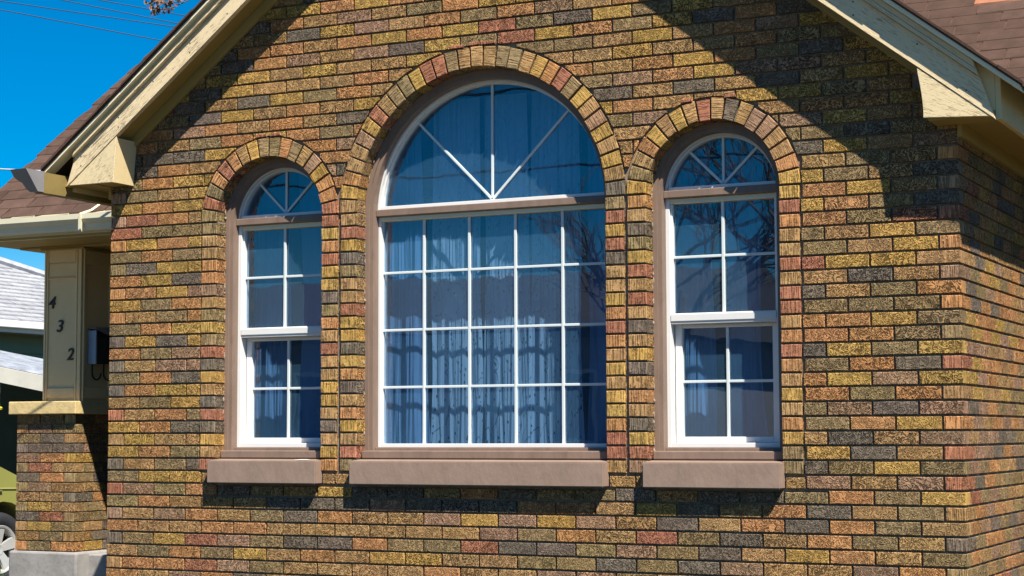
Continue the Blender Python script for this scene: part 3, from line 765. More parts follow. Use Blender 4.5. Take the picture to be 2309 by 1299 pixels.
for side_, m_, b_, xe in (('left', mL, bL, -.165), ('right', mR, bR, 4.992)):
    ang = math.atan(m_)
    s = 1 if m_ > 0 else -1
    kk = .80 if s > 0 else .96
    fb = slope_prism('rake_board', band(m_, b_, 0, .150 * kk, xe), YF, YF + .03, CREAM_OLD, house, ang, .003)
    fb['label'] = 'weathered cream rake board on the %s slope of the gable' % side_
    slope_prism('moulding', band(m_, b_, .1505 * kk, .176 * kk, xe), YF - .024, YF + .03, CREAM_OLD if s > 0 else CREAM_MID, fb, ang, .004)
    slope_prism('moulding', band(m_, b_, .1765 * kk, .208 * kk, xe), YF - .014 if s > 0 else YF - .024, YF + .03, CREAM_MID, fb, ang, .003)
    slope_prism('drip_edge', band(m_, b_, .2085 * kk, .236 * kk, xe - s * .22), YF - .050, YF + .03, DRIP, fb, ang, .003)
    NAILM = plain('rusty_nail', (.10, .07, .05), .6, .2, 30) if s > 0 else NAILM
    for k in range(9):
        x = xe + s * (.12 + .24 * k + ru(-.03, .03))
        for o_ in (.045, .112):
            if rnd() < .25: continue
            z = m_ * x + b_ + o_ * kk * 1.3 * .75; q = MB(); q.prism([(x + .0042 * math.cos(2 * math.pi * i / 8), z + .0042 * math.sin(2 * math.pi * i / 8)) for i in range(8)], YF - .0012, YF + .004)
            q.build('nail', NAILM, fb, (x, YF, z))
    # soffit behind the rake board and the frieze on the brick
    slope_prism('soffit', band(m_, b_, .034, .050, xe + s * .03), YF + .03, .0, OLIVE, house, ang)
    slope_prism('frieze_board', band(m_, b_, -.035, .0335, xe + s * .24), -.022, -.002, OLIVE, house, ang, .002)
    # roof slab with a ragged shingle edge
    rs = slope_prism('roof_deck', band(m_, b_, .2365 * kk, .2365 * kk + .012, xe - s * .245), YF - .058, 3.4, SH_BROWN, house, ang)
    e = MB(); t = 0.0; x = xe - s * .13
    while (x < XA - .1) if s > 0 else (x > XA + .1):
        w_ = ru(.07, .13); z = m_ * x + b_ + .2365 * kk + .012; dx = s * w_; d = ru(.003, .008); h = ru(.006, .016)
        e.add([(x, YF - .06 - d, z - .004), (x + dx, YF - .06 - d, z - .004 + m_ * dx), (x + dx, YF - .06 - d, z + h + m_ * dx), (x, YF - .06 - d, z + h),
               (x, YF + .2, z - .004), (x + dx, YF + .2, z - .004 + m_ * dx), (x + dx, YF + .2, z + h * .5 + m_ * dx), (x, YF + .2, z + h * .5)],
              [(0, 1, 2, 3), (3, 2, 6, 7), (0, 3, 7, 4), (1, 5, 6, 2), (4, 7, 6, 5), (0, 4, 5, 1)])
        x += dx * .98
    tag(e.build('shingle_edge', SH_BROWN, rs), kind='stuff')
# boxed returns at the feet of both rakes
m = MB(); m.prism([(-.150, 1.800), (.160, 1.800), (.178, 2.062 - .004)], YF + .004, YF + .022, 0, .002)
r_ = slope_prism('cornice_return', [(-.150, 1.802), (.160, 1.802), (.178, 2.058)], YF + .003, YF + .022, CREAM_RET, house, math.atan(.75), .002)
r_['label'] = 'triangular cream return at the foot of the left rake'
m = MB(); m.add([(.150, YF + .0221, 1.803), (.150, -.003, 1.803), (.168, -.003, 2.05), (.168, YF + .0221, 2.05), (.158, YF + .0221, 1.803), (.158, -.003, 1.803), (.176, -.003, 2.05), (.176, YF + .0221, 2.05)],
          [(0, 1, 2, 3), (4, 7, 6, 5), (0, 4, 5, 1), (3, 2, 6, 7)]); m.build('return_cheek', CREAM, r_)
m = MB(); m.box(-.13, .155, YF + .024, -.003, 1.806, 1.818); m.build('soffit', OLIVE, r_)
cv = [(4.645 + .028 * math.sin(math.pi * t / 2) if True else 0, 2.034 - .232 * t) for t in [i / 8 for i in range(9)]]
r_ = slope_prism('cornice_return', [(4.672, 1.802), (4.965, 1.786), (4.966, 1.790)] + [(4.648, 2.030)] + cv[1:-1], YF + .003, YF + .022, CREAM_RET, house, math.atan(-.45), .002)
r_['label'] = 'cream return bracket with a curved edge at the foot of the right rake'
m = MB(); m.box(4.69, 4.97, YF + .024, -.003, 1.79, 1.802); m.build('soffit', OLIVE, r_)
# side eaves
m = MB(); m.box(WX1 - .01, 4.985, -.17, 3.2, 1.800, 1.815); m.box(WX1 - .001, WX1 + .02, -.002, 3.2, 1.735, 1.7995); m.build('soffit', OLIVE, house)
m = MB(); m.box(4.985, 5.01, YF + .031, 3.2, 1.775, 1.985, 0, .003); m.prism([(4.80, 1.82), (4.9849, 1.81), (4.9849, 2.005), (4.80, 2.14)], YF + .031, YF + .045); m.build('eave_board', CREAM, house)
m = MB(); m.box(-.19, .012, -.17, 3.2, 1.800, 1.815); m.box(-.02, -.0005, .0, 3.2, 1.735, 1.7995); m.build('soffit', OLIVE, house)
m = MB(); m.box(-.19, -.165, -.11, 3.2, 1.775, 1.985, 0, .003); m.build('eave_board', CREAM, house)
KG = [(0, .115), (0, 0), (.055, 0), (.066, .018), (.072, .045), (.095, .062), (.105, .078), (.105, .115), (.092, .115), (.092, .108), (.099, .104), (.097, .082), (.066, .052), (.06, .024), (.052, .007), (.006, .007), (.006, .115)]
def gutter(name, x0, sgn, z0, y0, y1, mat, parent, cap=True):
    m_ = MB(); p = [(x0 + sgn * a * 1.08, z0 + b) for a, b in KG]; m_.extrude_y(p, y0, y1)
    if cap: m_.extrude_y([(x0 + sgn * a * 1.08, z0 + b) for a, b in KG[:8]], y0 - .004, y0 - .0005)
    return m_.build(name, mat, parent)
g_ = gutter('gutter', -.191, -1, 1.745, -.335, 3.0, GUTTER_OLD, house); g_['label'] = 'tan gutter along the left eave with an open end'
m = MB(); kp = KG[:8]; k_ = len(kp)
front = [(-.188 - a * 1.08, -.50 + .10 * (1 - b / .115), 1.748 + b) for a, b in kp]; back = [(-.188 - a * 1.08, -.3455, 1.748 + b) for a, b in kp]
m.add(front + back, [(i, k_ + i, k_ + i + 1, i + 1) for i in range(k_ - 1)] + [tuple(range(k_))]); ge_ = m.build('gutter_end', GALV, g_)
m = MB(); m.extrude_y([(-.1875 - a * 1.12, 1.7435 + b * 1.01) for a, b in KG[:8]], -.350, -.318); m.build('gutter_sleeve', GUTTER_OLD, g_)

# ------------------------------------------------------------------ main roof behind the gable
YE, ZE, MR_ = 1.45, 1.897, .77
RX0, RX1, YR = -2.40, 7.4, 5.0
def rp(x, y, h=0.0): return (x, y, ZE + MR_ * (y - YE) + h)
m = MB(); m.add([rp(RX0 + .02, YE, -.05), rp(RX1, YE, -.05), rp(RX1, YR, -.05), rp(RX0 + .02, YR, -.05), rp(RX0 + .02, YE), rp(RX1, YE), rp(RX1, YR), rp(RX0 + .02, YR)],
          [(0, 3, 2, 1), (4, 5, 6, 7), (0, 1, 5, 4), (1, 2, 6, 5), (2, 3, 7, 6), (3, 0, 4, 7)])
m.add([(RX0 + .02, YR, rp(0, YR)[2]), (RX1, YR, rp(0, YR)[2]), (RX1, YR + 4.5, 1.6), (RX0 + .02, YR + 4.5, 1.6)], [(0, 1, 2, 3)])
roof = m.build('roof', SH_BROWN, house)
ex = .103; tw = .298
def tab(wid, th=.013):
    m_ = MB(); dz = MR_ * (ex + .02)
    q = [(x, y, z) for x in (.005, wid - .005) for y, z in ((0, 0), (0, th), (ex + .02, dz + th * .4))]
    q = [(a + ru(-.003, .003), b + ru(-.003, .003) if b == 0 else b, c) for a, b, c in q]
    m_.add(q, [(0, 3, 4, 1), (1, 4, 5, 2), (0, 1, 2), (3, 5, 4)]); return m_.mesh('shingle', [SH_BROWN, ])
TABS = [tab(tw) for _ in range(6)]
TABO = [m_.copy() for m_ in TABS]
for m_ in TABO: m_.materials.clear(); m_.materials.append(SH_ORANGE)
rest = MB(); cnt = 0
nrow = int((YR - YE) / ex)
for r in range(nrow):
    y = YE - .02 + r * ex; off = -(r % 3) * tw / 3 - (.06 if r % 2 else 0); x = RX0 + off
    while x < RX1 - .3:
        xx = max(x, RX0 - .01)
        vis_l = x < -1.0 - (y - YE) * .35 or False
        vis_r = 4.2 < x < 5.6 and 1.9 < y < 3.7
        org = x > 3.9 and y > 2.84
        if x < RX0 - .01:
            if x + tw > RX0 + .03:
                o = bpy.data.objects.new('shingle', random.choice(TABS)); link(o, roof, rp(RX0 - .02, y, .002 + ru(0, .002))); o.scale.x = (x + tw - RX0 + .02) / tw
        elif (vis_l and y < 4.95 and x < -.9) or vis_r:
            o = bpy.data.objects.new('shingle', random.choice(TABO if org else TABS)); p = rp(x, y, .002 + ru(0, .002)); link(o, roof, p); cnt += 1
        else:
            p = rp(x, y, .002); dz = MR_ * (ex + .02)
            rest.add([(p[0] + a, p[1] + b, p[2] + c_) for a in (.004, tw - .004) for b, c_ in ((0, 0), (0, .006), (ex + .02, dz + .002))], [(0, 3, 4, 1), (1, 4, 5, 2), (0, 1, 2), (3, 5, 4)])
        x += tw
tag(rest.build('roof_shingles', SH_BROWN, roof), kind='stuff')
# rake trim of the main roof, porch gutter, beam and soffit
m = MB(); m.add([rp(RX0 + a, y, h) for a in (.03, .055) for y, h in ((YE, -.15), (YR, -.15), (YR, -.051), (YE, -.051))],
                [(0, 1, 2, 3), (4, 7, 6, 5), (0, 4, 5, 1), (3, 2, 6, 7), (0, 3, 7, 4)]); m.build('rake_board', plain('brown_rake_paint', (.16, .11, .07), .6, .1, 3), house)
m = MB(); m.box(RX0 + .021, -.02, YE - .012, YE + .012, 1.7345, ZE + .0); m.box(RX0 + .021, -.02, YE - .02, YE - .0121, ZE - .02, ZE - .003); m.build('eave_board', DRIP, house)
pg = MB(); gp = [(YE - .02 - a * 1.05, 1.762 + b * .95) for a, b in KG]; pg.extrude_x(gp, RX0 + .02, -.015)
g2 = pg.build('gutter', GUTTER, house); g2['label'] = 'pale porch gutter with a hanger strap'
m = MB(); m.tube([(-1.32, YE - .13, 1.865), (-1.32, YE - .10, 1.875), (-1.32, YE - .01, 1.905), (-1.30, YE + .06, 1.955), (-1.27, YE + .12, 2.02)], .010, 6); m.build('gutter_hanger', DRIP, g2)
m = MB(); m.box(-1.325, -1.305, YE - .137, YE - .12, 1.75, 1.865); m.build('gutter_joint', GUTTER, g2)
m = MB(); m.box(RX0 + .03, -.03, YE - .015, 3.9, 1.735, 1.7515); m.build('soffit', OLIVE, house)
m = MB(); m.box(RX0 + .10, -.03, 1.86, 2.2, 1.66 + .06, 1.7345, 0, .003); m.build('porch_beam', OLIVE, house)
m = MB(); m.box(-2.0, -.01, 3.9, 4.0, GZ, 1.73); m.build('porch_back_wall', plain('porch_wall_paint', (.30, .25, .16), .8, .1, 3), house)
m = MB(); m.box(-2.32, -.02, 1.95, 3.9, GZ, -.42, 0, .01); m.build('porch_floor', CONC, house)

# ------------------------------------------------------------------ porch pillar with the house numbers
pil = empty('porch_pillar', (-2.03, 2.1, GZ), 'brick pier carrying a tan panelled porch column with numbers 4 3 2', 'pillar')
PX0, PX1, PY0, PY1 = -2.288, -1.766, 1.85, 2.40
m = MB(); m.box(-2.315, -1.715, 1.815, 2.5, GZ, -.402, 0, .014); fo = m.build('footing', CONC, pil)
m = MB(); m.box(PX0 + .012, PX1 - .012, PY0 + .012, PY1 - .012, -.402, .551); pier = m.build('pier', MORTAR, pil)
for r in range(14):
    z0, z1 = -.402 + r * C + J * .6, -.402 + (r + 1) * C; zc = (z0 + z1) / 2
    segs = [('h', PX0, .1)] + [('s', PX0 + .106, .203), ('s', PX0 + .319, .203)] if r % 2 == 0 else [('s', PX0, .203), ('s', PX0 + .2125, .203), ('h', PX0 + .425, .097)]
    for kd, xa, w_ in segs:
        t = tint(pick(2)); q = MB(); last = xa + w_ > PX1 - .02; ww = (PX1 - xa) if last else w_
        block(q, xa, xa + ww, PY0 + ru(-.001, .001), PY0 + (.203 if kd == 'h' and last else .098), z0, z1, (1 if kd == 'h' else 0, 0), t)
        o = q.build('brick', [BARK_O, COMB_O], pier, (xa + ww / 2, PY0, zc)); o.color = (*t, 1)
    y = PY0 + (.2125 if r % 2 else .1075)
    while y < PY1 - .03:
        t = tint(pick(2)); q = MB(); y2 = min(y + .203, PY1)
        block(q, PX1 - .098, PX1 + ru(-.001, .001), y, y2, z0, z1, (0, 0), t); o = q.build('brick', [BARK_O, COMB_O], pier, (PX1, (y + y2) / 2, zc)); o.color = (*t, 1); y += .2125
m = MB(); m.box(-2.325, -1.728, 1.80, 2.46, .551, .641, 0, .006); m.build('cap', STONECAP, pil)
CX0, CX1, CY0, CY1 = -2.082, -1.752, 1.885, 2.22
TAN = plain('tan_column_paint', (.76, .55, .28), .6, .06, 3, .06, 30, dirt=.1)
m = MB(); m.box(CX0, CX1, CY0, CY1, .641, 1.734)
colm = m.build('column', TAN, pil)
for a0, a1, yy in ((CX0, CX0 + .016, .014), (CX0 + .018, CX0 + .032, .010), (CX1 - .016, CX1, .014), (CX1 - .034, CX1 - .018, .010), (CX1 - .050, CX1 - .036, .014)):
    q = MB(); q.box(a0, a1, CY0 - yy, CY0 - .0003, .642, 1.733, 0, .003); q.build('corner_moulding', TAN, colm)
for z0, z1, d in ((1.62, 1.715, .012), (1.52, 1.612, .006), (.665, .735, .012)):
    q = MB(); q.box(CX0 + .036, CX1 - .054, CY0 - d, CY0 - .0004, z0, z1, 0, .005); q.build('panel', TAN, colm)
q = MB(); q.box(CX0 + .036, CX1 - .054, CY0 - .012, CY0 - .0004, 1.498, 1.51, 0, .004); q.build('panel_moulding', TAN, colm)
for a0, a1 in ((CY0 + .004, CY0 + .022), (CY1 - .05, CY1)):
    q = MB(); q.box(CX1 + .0004, CX1 + .014, a0, a1, .642, 1.733, 0, .003); q.build('corner_moulding', TAN, colm)
for z0, z1, d in ((1.60, 1.70, .010), (.66, .74, .012)):
    q = MB(); q.box(CX1 + .0004, CX1 + d, CY0 + .026, CY1 - .054, z0, z1, 0, .005); q.build('panel', TAN, colm)
q = MB(); q.box(CX0 - .03, CX1 + .03, CY0 - .03, CY1 + .03, 1.705, 1.7195, 0, .004); q.build('capital', OLIVE, colm)
dg = bpy.context.evaluated_depsgraph_get()
for ch, px, pz in (('4', -2.022, 1.332), ('3', -1.947, 1.165), ('2', -1.850, .965)):
    cu = bpy.data.curves.new('digit', 'FONT'); cu.body = ch; cu.size = .120; cu.extrude = .004; cu.shear = .22; cu.align_x = 'CENTER'; cu.align_y = 'CENTER'; cu.bevel_depth = .001
    to = bpy.data.objects.new('tmp', cu); COL.objects.link(to); bpy.context.view_layer.update(); dg = bpy.context.evaluated_depsgraph_get()
    me = bpy.data.meshes.new_from_object(to.evaluated_get(dg)); bpy.data.objects.remove(to)
    me.materials.clear(); me.materials.append(NUMM)
    o = bpy.data.objects.new('house_number', me); link(o, colm, (px, CY0 - .006, pz), (math.pi / 2, 0, 0)); o['label'] = 'dark metal digit ' + ch

# mailbox hung on the column
mbx = empty('mailbox', (-1.70, 2.06, .90), 'black wall mailbox with a grey end and two hooks on the column', 'mailbox')
m = MB(); m.box(CX1 + .016, -1.675, 1.955, 2.215, .905, 1.085, 0, .004)
m.add([(CX1 + .0165, 1.956, 1.086), (-1.676, 1.956, 1.086), (-1.676, 2.214, 1.086), (CX1 + .0165, 2.214, 1.086), (CX1 + .0165, 1.956, 1.150), (-1.70, 1.956, 1.142), (-1.70, 2.214, 1.05), (CX1 + .0165, 2.214, 1.150)],
      [(0, 1, 5, 4), (1, 2, 6, 5), (2, 3, 7, 6), (4, 5, 6, 7)]); m.build('body', BLACK, mbx)
m = MB(); m.box(CX1 + .012, -1.672, 1.940, 1.9545, .900, 1.135, 0, .003); m.build('end_panel', plain('blue_grey_metal', (.30, .34, .40), .35, .06, 6), mbx)
m = MB(); m.add([(CX1 + .010, 1.938, 1.150), (-1.665, 1.930, 1.146), (-1.655, 2.22, 1.07), (CX1 + .010, 2.22, 1.165), (CX1 + .010, 1.938, 1.156), (-1.665, 1.930, 1.152), (-1.655, 2.22, 1.076), (CX1 + .010, 2.22, 1.171)],
                [(0, 3, 2, 1), (4, 5, 6, 7), (0, 1, 5, 4), (1, 2, 6, 5), (2, 3, 7, 6), (3, 0, 4, 7)]); m.build('lid', GALV, mbx)
for y in (1.965, 2.09):
    m = MB(); m.tube([(CX1 + .03, y, .905), (CX1 + .03, y, .85), (CX1 + .032, y + .004, .815), (CX1 + .036, y + .022, .795), (CX1 + .04, y + .05, .792), (CX1 + .042, y + .072, .808), (CX1 + .044, y + .082, .84)], .006, 8); m.build('hook', BLACK, mbx)

# tuft of leaves at the foot of the pier
tf = empty('plant', (-2.50, 2.05, GZ), 'small green leafy plant at the left foot of the porch pier', 'plant')
for k in range(16):
    a = ru(0, 6.28); h = ru(.35, .60); r = ru(.03, .12); w_ = ru(.008, .014); b = Vector((-2.50 + .04 * math.cos(a * 3), 2.05 + .04 * math.sin(a), GZ)); d = Vector((math.cos(a), math.sin(a), 0)); sd_ = Vector((-d.y, d.x, 0)) * w_
    p1 = b + d * r * .4 + Vector((0, 0, h * .6)); p2 = b + d * r + Vector((0, 0, h))
    m = MB(); m.add([b - sd_, b + sd_, p1 + sd_ * 1.2, p1 - sd_ * 1.2, p2, p1 + d * .004 + Vector((0, 0, .01))], [(0, 1, 2, 3), (3, 2, 4)]); m.build('blade', GRASSB, tf, normals=False)

# ------------------------------------------------------------------ neighbour's house, carport, car
nb = empty('neighbour_house', (-15, 10, GZ), 'green sided house with a white shingled roof beyond the porch', 'house')
NX, NE, NM = -11.2, 2.02, .5
m = MB(); m.box(-19, -11.6, 3.0, 16.8, GZ, 1.86)
hw_ = m.build('wall', GREEN, nb)
for k in range(11):
    z = GZ + .06 + k * .262; q = MB()
    q.add([(-11.598, 3.0, z), (-11.598, 16.8, z), (-11.565, 3.0, z), (-11.565, 16.8, z), (-11.595, 3.0, z + .258), (-11.595, 16.8, z + .258)], [(0, 1, 3, 2), (2, 3, 5, 4)]); q.build('siding_board', GREEN, hw_)
cor = Vector((NX, 17.26, NE)); rid = Vector((-15.2, 11.3 + 0.0, NE + .5 * 4.0)); 
m = MB(); m.add([(NX, 2.5, NE), tuple(cor), (-15.2, 11.3, NE + 2.0), (-15.2, 2.5, NE + 2.0), (-19.2, 17.26, NE), (-19.2, 2.5, NE)], [(0, 1, 2, 3), (1, 4, 2), (3, 2, 4, 5)])
nroof = m.build('roof', SH_WHITE, nb)
wsh = MB()
wsh.add([(x, y, z) for y in (.006, .49) for x, z in ((0, 0), (0, .034), (-.16, .088))], [(0, 3, 4, 1), (1, 4, 5, 2), (0, 1, 2), (3, 5, 4)])
WS = wsh.mesh('shingle', SH_WHITE); restw = MB()
for r in range(26):
    xo = NX - r * .138; zo = NE + .5 * .138 * r + .002
    ymax = 17.26 - (NX - xo) * (17.26 - 11.3) / 4.0; y = 5.0 + (r % 2) * .25
    while y < ymax - .5:
        if 10.2 < y < 17: o = bpy.data.objects.new('shingle', WS); link(o, nroof, (xo, y, zo + ru(0, .004)))
        else: restw.add([(xo + a, y + b, zo + c_) for b in (.006, .49) for a, c_ in ((0, 0), (0, .010), (-.16, .083))], [(0, 3, 4, 1), (1, 4, 5, 2), (0, 1, 2), (3, 5, 4)])
        y += .5
tag(restw.build('roof_shingles', SH_WHITE, nroof), kind='stuff')
m = MB(); m.tube([tuple(cor + Vector((0, 0, .03))), (-15.2, 11.3, NE + 2.04)], .07, 6); m.build('hip_cap', SH_WHITE, nroof)
m = MB(); m.box(NX - .02, NX + .02, 2.5, 17.3, NE - .16, NE - .02, 0, .005); m.box(NX + .021, NX + .11, 2.5, 17.3, NE - .10, NE + .0, 0, .01); m.build('gutter', WHITE, nb)
m = MB(); m.box(-11.6, NX - .021, 2.5, 17.2, NE - .165, NE - .145); m.build('soffit', plain('dark_grey_soffit', (.16, .14, .16), .7, .05, 3), nb)
cpt = empty('carport', (-8.5, 10, GZ), 'white lean-to carport beside the green house', 'carport')
CPX0, CPX1, CPY0, CPY1, CS = -9.6, -5.3, 7.5, 8.95, .177
cz = lambda x: 1.16 - CS * (x + 7.53)
m = MB()
nrib = 12
for k in range(nrib):                                                     # ribbed sheet roof, ribs run down the slope
    y0 = CPY0 + .03 + (CPY1 - CPY0) * k / nrib; y1 = y0 + (CPY1 - CPY0) / nrib * .5; y2 = CPY0 + .03 + (CPY1 - CPY0) * (k + 1) / nrib
    for a, b, h0, h1 in ((y0, y1, .01, .05), (y1, y2, .05, .01)):
        m.add([(CPX0, a, cz(CPX0) + h0), (CPX0, b, cz(CPX0) + h1), (CPX1, b, cz(CPX1) + h1), (CPX1, a, cz(CPX1) + h0)], [(0, 1, 2, 3)])
m.build('roof_sheet', plain('galvanised_roof', (.24, .265, .31), .35, .35, 4, stretch=(1, 4, 1), dirt=.4), cpt, normals=False)
m = MB(); m.add([(x, y, cz(x) + h) for x in (CPX0, CPX1) for y in (CPY0, CPY0 + .03) for h in (-.165, .005)], [(0, 1, 5, 4), (2, 6, 7, 3), (0, 4, 6, 2), (1, 3, 7, 5), (0, 2, 3, 1), (4, 5, 7, 6)]); m.build('fascia', plain('off_white_fascia', (.60, .58, .52), .5, .08, 3, dirt=.15), cpt)
m = MB(); m.add([(x, y, z) for y in (CPY1 - .08, CPY1 - .04) for x, z in ((CPX0, GZ), (CPX1 - .1, GZ), (CPX1 - .1, cz(CPX1 - .1) - .02), (CPX0, cz(CPX0) - .02))], [(0, 1, 2, 3), (7, 6, 5, 4), (0, 4, 5, 1), (1, 5, 6, 2), (2, 6, 7, 3), (3, 7, 4, 0)]); m.build('shade_backing', plain('carport_shade_green', (.02, .035, .028), .7, .2, 3), cpt)  # added dark sheet painting in the deep shade beneath the carport
for x, y in ((CPX0 + .15, CPY0 + .15), (CPX0 + .15, CPY1 - .15), (CPX1 - .15, CPY0 + .15), (CPX1 - .15, CPY1 - .15)):
    m = MB(); m.box(x - .05, x + .05, y - .05, y + .05, GZ, cz(x) - .01); m.build('post', WHITE, cpt)
fd = empty('bird_feeder', (-6.60, 6.32, GZ), 'yellow and green hanging feeder at the left edge before the carport', 'bird feeder')
m = MB(); m.lathe_z([(.0, .70), (.11, .70), (.10, .96), (.0, .98)], -6.60, 6.32); m.build('jar', plain('blue_green_glass', (.10, .20, .22), .15, .1, 5), fd, smooth=True)
m = MB(); m.lathe_z([(.0, .665), (.13, .67), (.135, .69), (.12, .701), (.0, .701)], -6.60, 6.32); m.build('base_ring', plain('yellow_plastic', (.70, .62, .05), .4, .05, 5), fd)
m = MB(); m.lathe_z([(.0, 1.03), (.05, 1.02), (.09, .985), (.10, .962), (.0, .962)], -6.60, 6.32); m.build('lid', plain('lime_plastic', (.35, .45, .05), .4, .05, 5), fd)
m = MB(); m.tube([(-6.60, 6.32, 1.03), (-6.60, 6.32, 1.22), (-6.66, 6.27, 1.30), (-6.8, 6.15, 1.32), (-6.9, 6.06, 1.25), (-6.92, 6.04, GZ)], .008, 6); m.build('hook_pole', BLACK, fd)

car = empty('parked_car', (-6.75, 4.2, GZ), 'olive green car on the driveway behind the brick pier', 'car')
OLV = plain('olive_car_paint', (.24, .24, .06), .28, .05, 2, spec=.5)
def car_slice(y):
    """body half-profile heights: bottom, belt, at station y"""
    return None
prof = [(2.2, -.62), (2.15, -.10), (2.9, .02), (3.3, .10), (4.9, .115), (5.72, .10), (6.0, -.005), (6.28, -.10), (6.35, -.30), (6.33, -.62)]
body = MB()
sx0, sx1 = -7.60, -5.90
def arch_cut(yc, r): return [(yc + r * math.cos(math.pi * (1 - i / 12)), -.71 + r * math.sin(math.pi * i / 12)) for i in range(13)]
bot = [(2.2, -.62)] + arch_cut(3.05, .465)[0:13] + arch_cut(5.77, .470) + [(6.33, -.62)]
bot = [(y, max(z, -.72)) for y, z in bot]
outl = bot + prof[::-1][1:-1]
n = len(outl); bm = bmesh.new()
vl = [bm.verts.new((sx1, y, z)) for y, z in outl]; vr = [bm.verts.new((sx0, y, z)) for y, z in outl]
bm.faces.new(vl); bm.faces.new(vr[::-1])
for i in range(n): bm.faces.new((vl[i], vr[i], vr[(i + 1) % n], vl[(i + 1) % n]))
bmesh.ops.triangulate(bm, faces=[f for f in bm.faces if len(f.verts) > 4]); bmesh.ops.recalc_face_normals(bm, faces=bm.faces[:])
me = bpy.data.meshes.new('body'); bm.to_mesh(me); bm.free(); me.materials.append(OLV); bo = link(bpy.data.objects.new('body', me), car)
m = MB(); gh = [(2.6, .03), (3.1, .48), (4.5, .50), (5.25, .11)]
m.add([(x, y, z) for x in (sx0 + .12, sx1 - .12) for y, z in gh], [(0, 1, 2, 3), (7, 6, 5, 4), (0, 4, 5, 1), (1, 5, 6, 2), (2, 6, 7, 3)]); cb = m.build('cabin', OLV, car)
m = MB(); m.add([(sx1 - .117, y, z) for y, z in ((2.95, .16), (3.2, .42), (4.4, .43), (4.85, .16))], [(0, 1, 2, 3)]); m.build('side_window', plain('dark_car_glass', (.02, .025, .03), .08, .05, 3, spec=.6), cb)
m = MB(); m.add([(sx1 + .002, 2.3, -.02), (sx1 + .002, 6.15, -.115), (sx1 + .012, 6.15, -.125), (sx1 + .012, 2.3, -.03), (sx1 + .002, 2.3, -.04), (sx1 + .002, 6.15, -.135)], [(0, 1, 2, 3), (3, 2, 5, 4)]); m.build('body_crease', OLV, car)
m = MB(); m.box(sx1 + .001, sx1 + .02, 5.62, 5.74, -.145, -.125, 0, .005); m.build('side_marker', plain('smoked_lens', (.15, .15, .06), .3, .05, 5), car)
RUB = plain('black_rubber', (.022, .023, .027), .7, .15, 12); ALLOY = plain('alloy_wheel', (.55, .55, .53), .35, .06, 8, metallic=.4)
for wx, sgn in ((-6.02, 1), (-7.48, -1)):
    for wy in (3.05, 5.77):
        we = MB(); we.lathe_x([(-.10 * sgn, .22), (-.11 * sgn, .30), (-.09 * sgn, .355), (-.04 * sgn, .37), (.04 * sgn, .37), (.09 * sgn, .355), (.115 * sgn, .31), (.105 * sgn, .245), (.09 * sgn, .235)], wx, wy, -.71, 40)
        wo_ = we.build('wheel', RUB, car, (wx, wy, -.71), smooth=True)
        rim = MB(); rim.lathe_x([(.095 * sgn, .24), (.108 * sgn, .232), (.10 * sgn, .215), (.05 * sgn, .205), (-.02 * sgn, .20)], wx, wy, -.71, 40)
        rim.lathe_x([(.075 * sgn, .0), (.085 * sgn, .05), (.07 * sgn, .075)], wx, wy, -.71, 20)
        for k in range(5):
            a = 2 * math.pi * k / 5 + .3; d = Vector((0, math.cos(a), math.sin(a))); tdir = Vector((0, -math.sin(a), math.cos(a))); c0 = Vector((wx, wy, -.71))
            q = [c0 + Vector((xx * sgn, 0, 0)) + d * rr + tdir * tt for xx, rr, ww in ((.078, .05, .035), (.095, .222, .06)) for tt in (-ww, ww)]
            q += [p - Vector((.03 * sgn, 0, 0)) for p in q]
            rim.add(q, [(0, 1, 3, 2), (4, 6, 7, 5), (0, 2, 6, 4), (1, 5, 7, 3)])
        rim.build('rim', ALLOY, wo_)
        dk = MB(); dk.lathe_x([(.02 * sgn, 0), (.02 * sgn, .2)], wx, wy, -.71, 20); dk.build('brake_disc', BLACK, wo_)

# ------------------------------------------------------------------ wires, tree branch
def wire(p, q, r, label, ext0=2.5, ext1=2.0, sag=.05):
    p, q = Vector(p), Vector(q); d = q - p; a = p - d * ext0; b = q + d * ext1
    m_ = MB(); m_.tube([a.lerp(b, t / 14) - Vector((0, 0, sag * 4 * (t / 14) * (1 - t / 14) - sag)) for t in range(15)], r, 5)
    return tag(m_.build('overhead_wire', WIREM, None), label, 'wire', 'overhead wires')
wire((-12.51, 15.23, 7.5), (-11.12, 15.95, 7.21), .008, 'topmost thin dark wire crossing the sky beside the tree twigs', 4, 3, 0)
wire((-13.09, 14.94, 7.51), (-11.41, 15.81, 7.12), .008, 'second thin dark wire from the top of the sky', 4, 3, 0)
wire((-13.97, 14.51, 7.49), (-11.38, 15.83, 7.05), .008, 'third thin dark wire from the top of the sky', 3, 3, 0)
wire((-13.97, 14.52, 7.35), (-11.65, 15.71, 6.84), .008, 'lowest of the four parallel wires in the sky', 3, 3, 0)
m = MB(); m.tube([(-9.0, -2.2, 3.1), (-5.0, -.55, 2.55), (-1.66, .93, 2.14), (-1.3, 1.09, 2.12), (-.45, 1.38, 2.09)], .006, 5)
tag(m.build('overhead_wire', plain('pale_cable', (.35, .38, .42), .5, .1, 3), None), 'pale service cable running in to the gutter end at the left', 'wire', 'overhead wires')

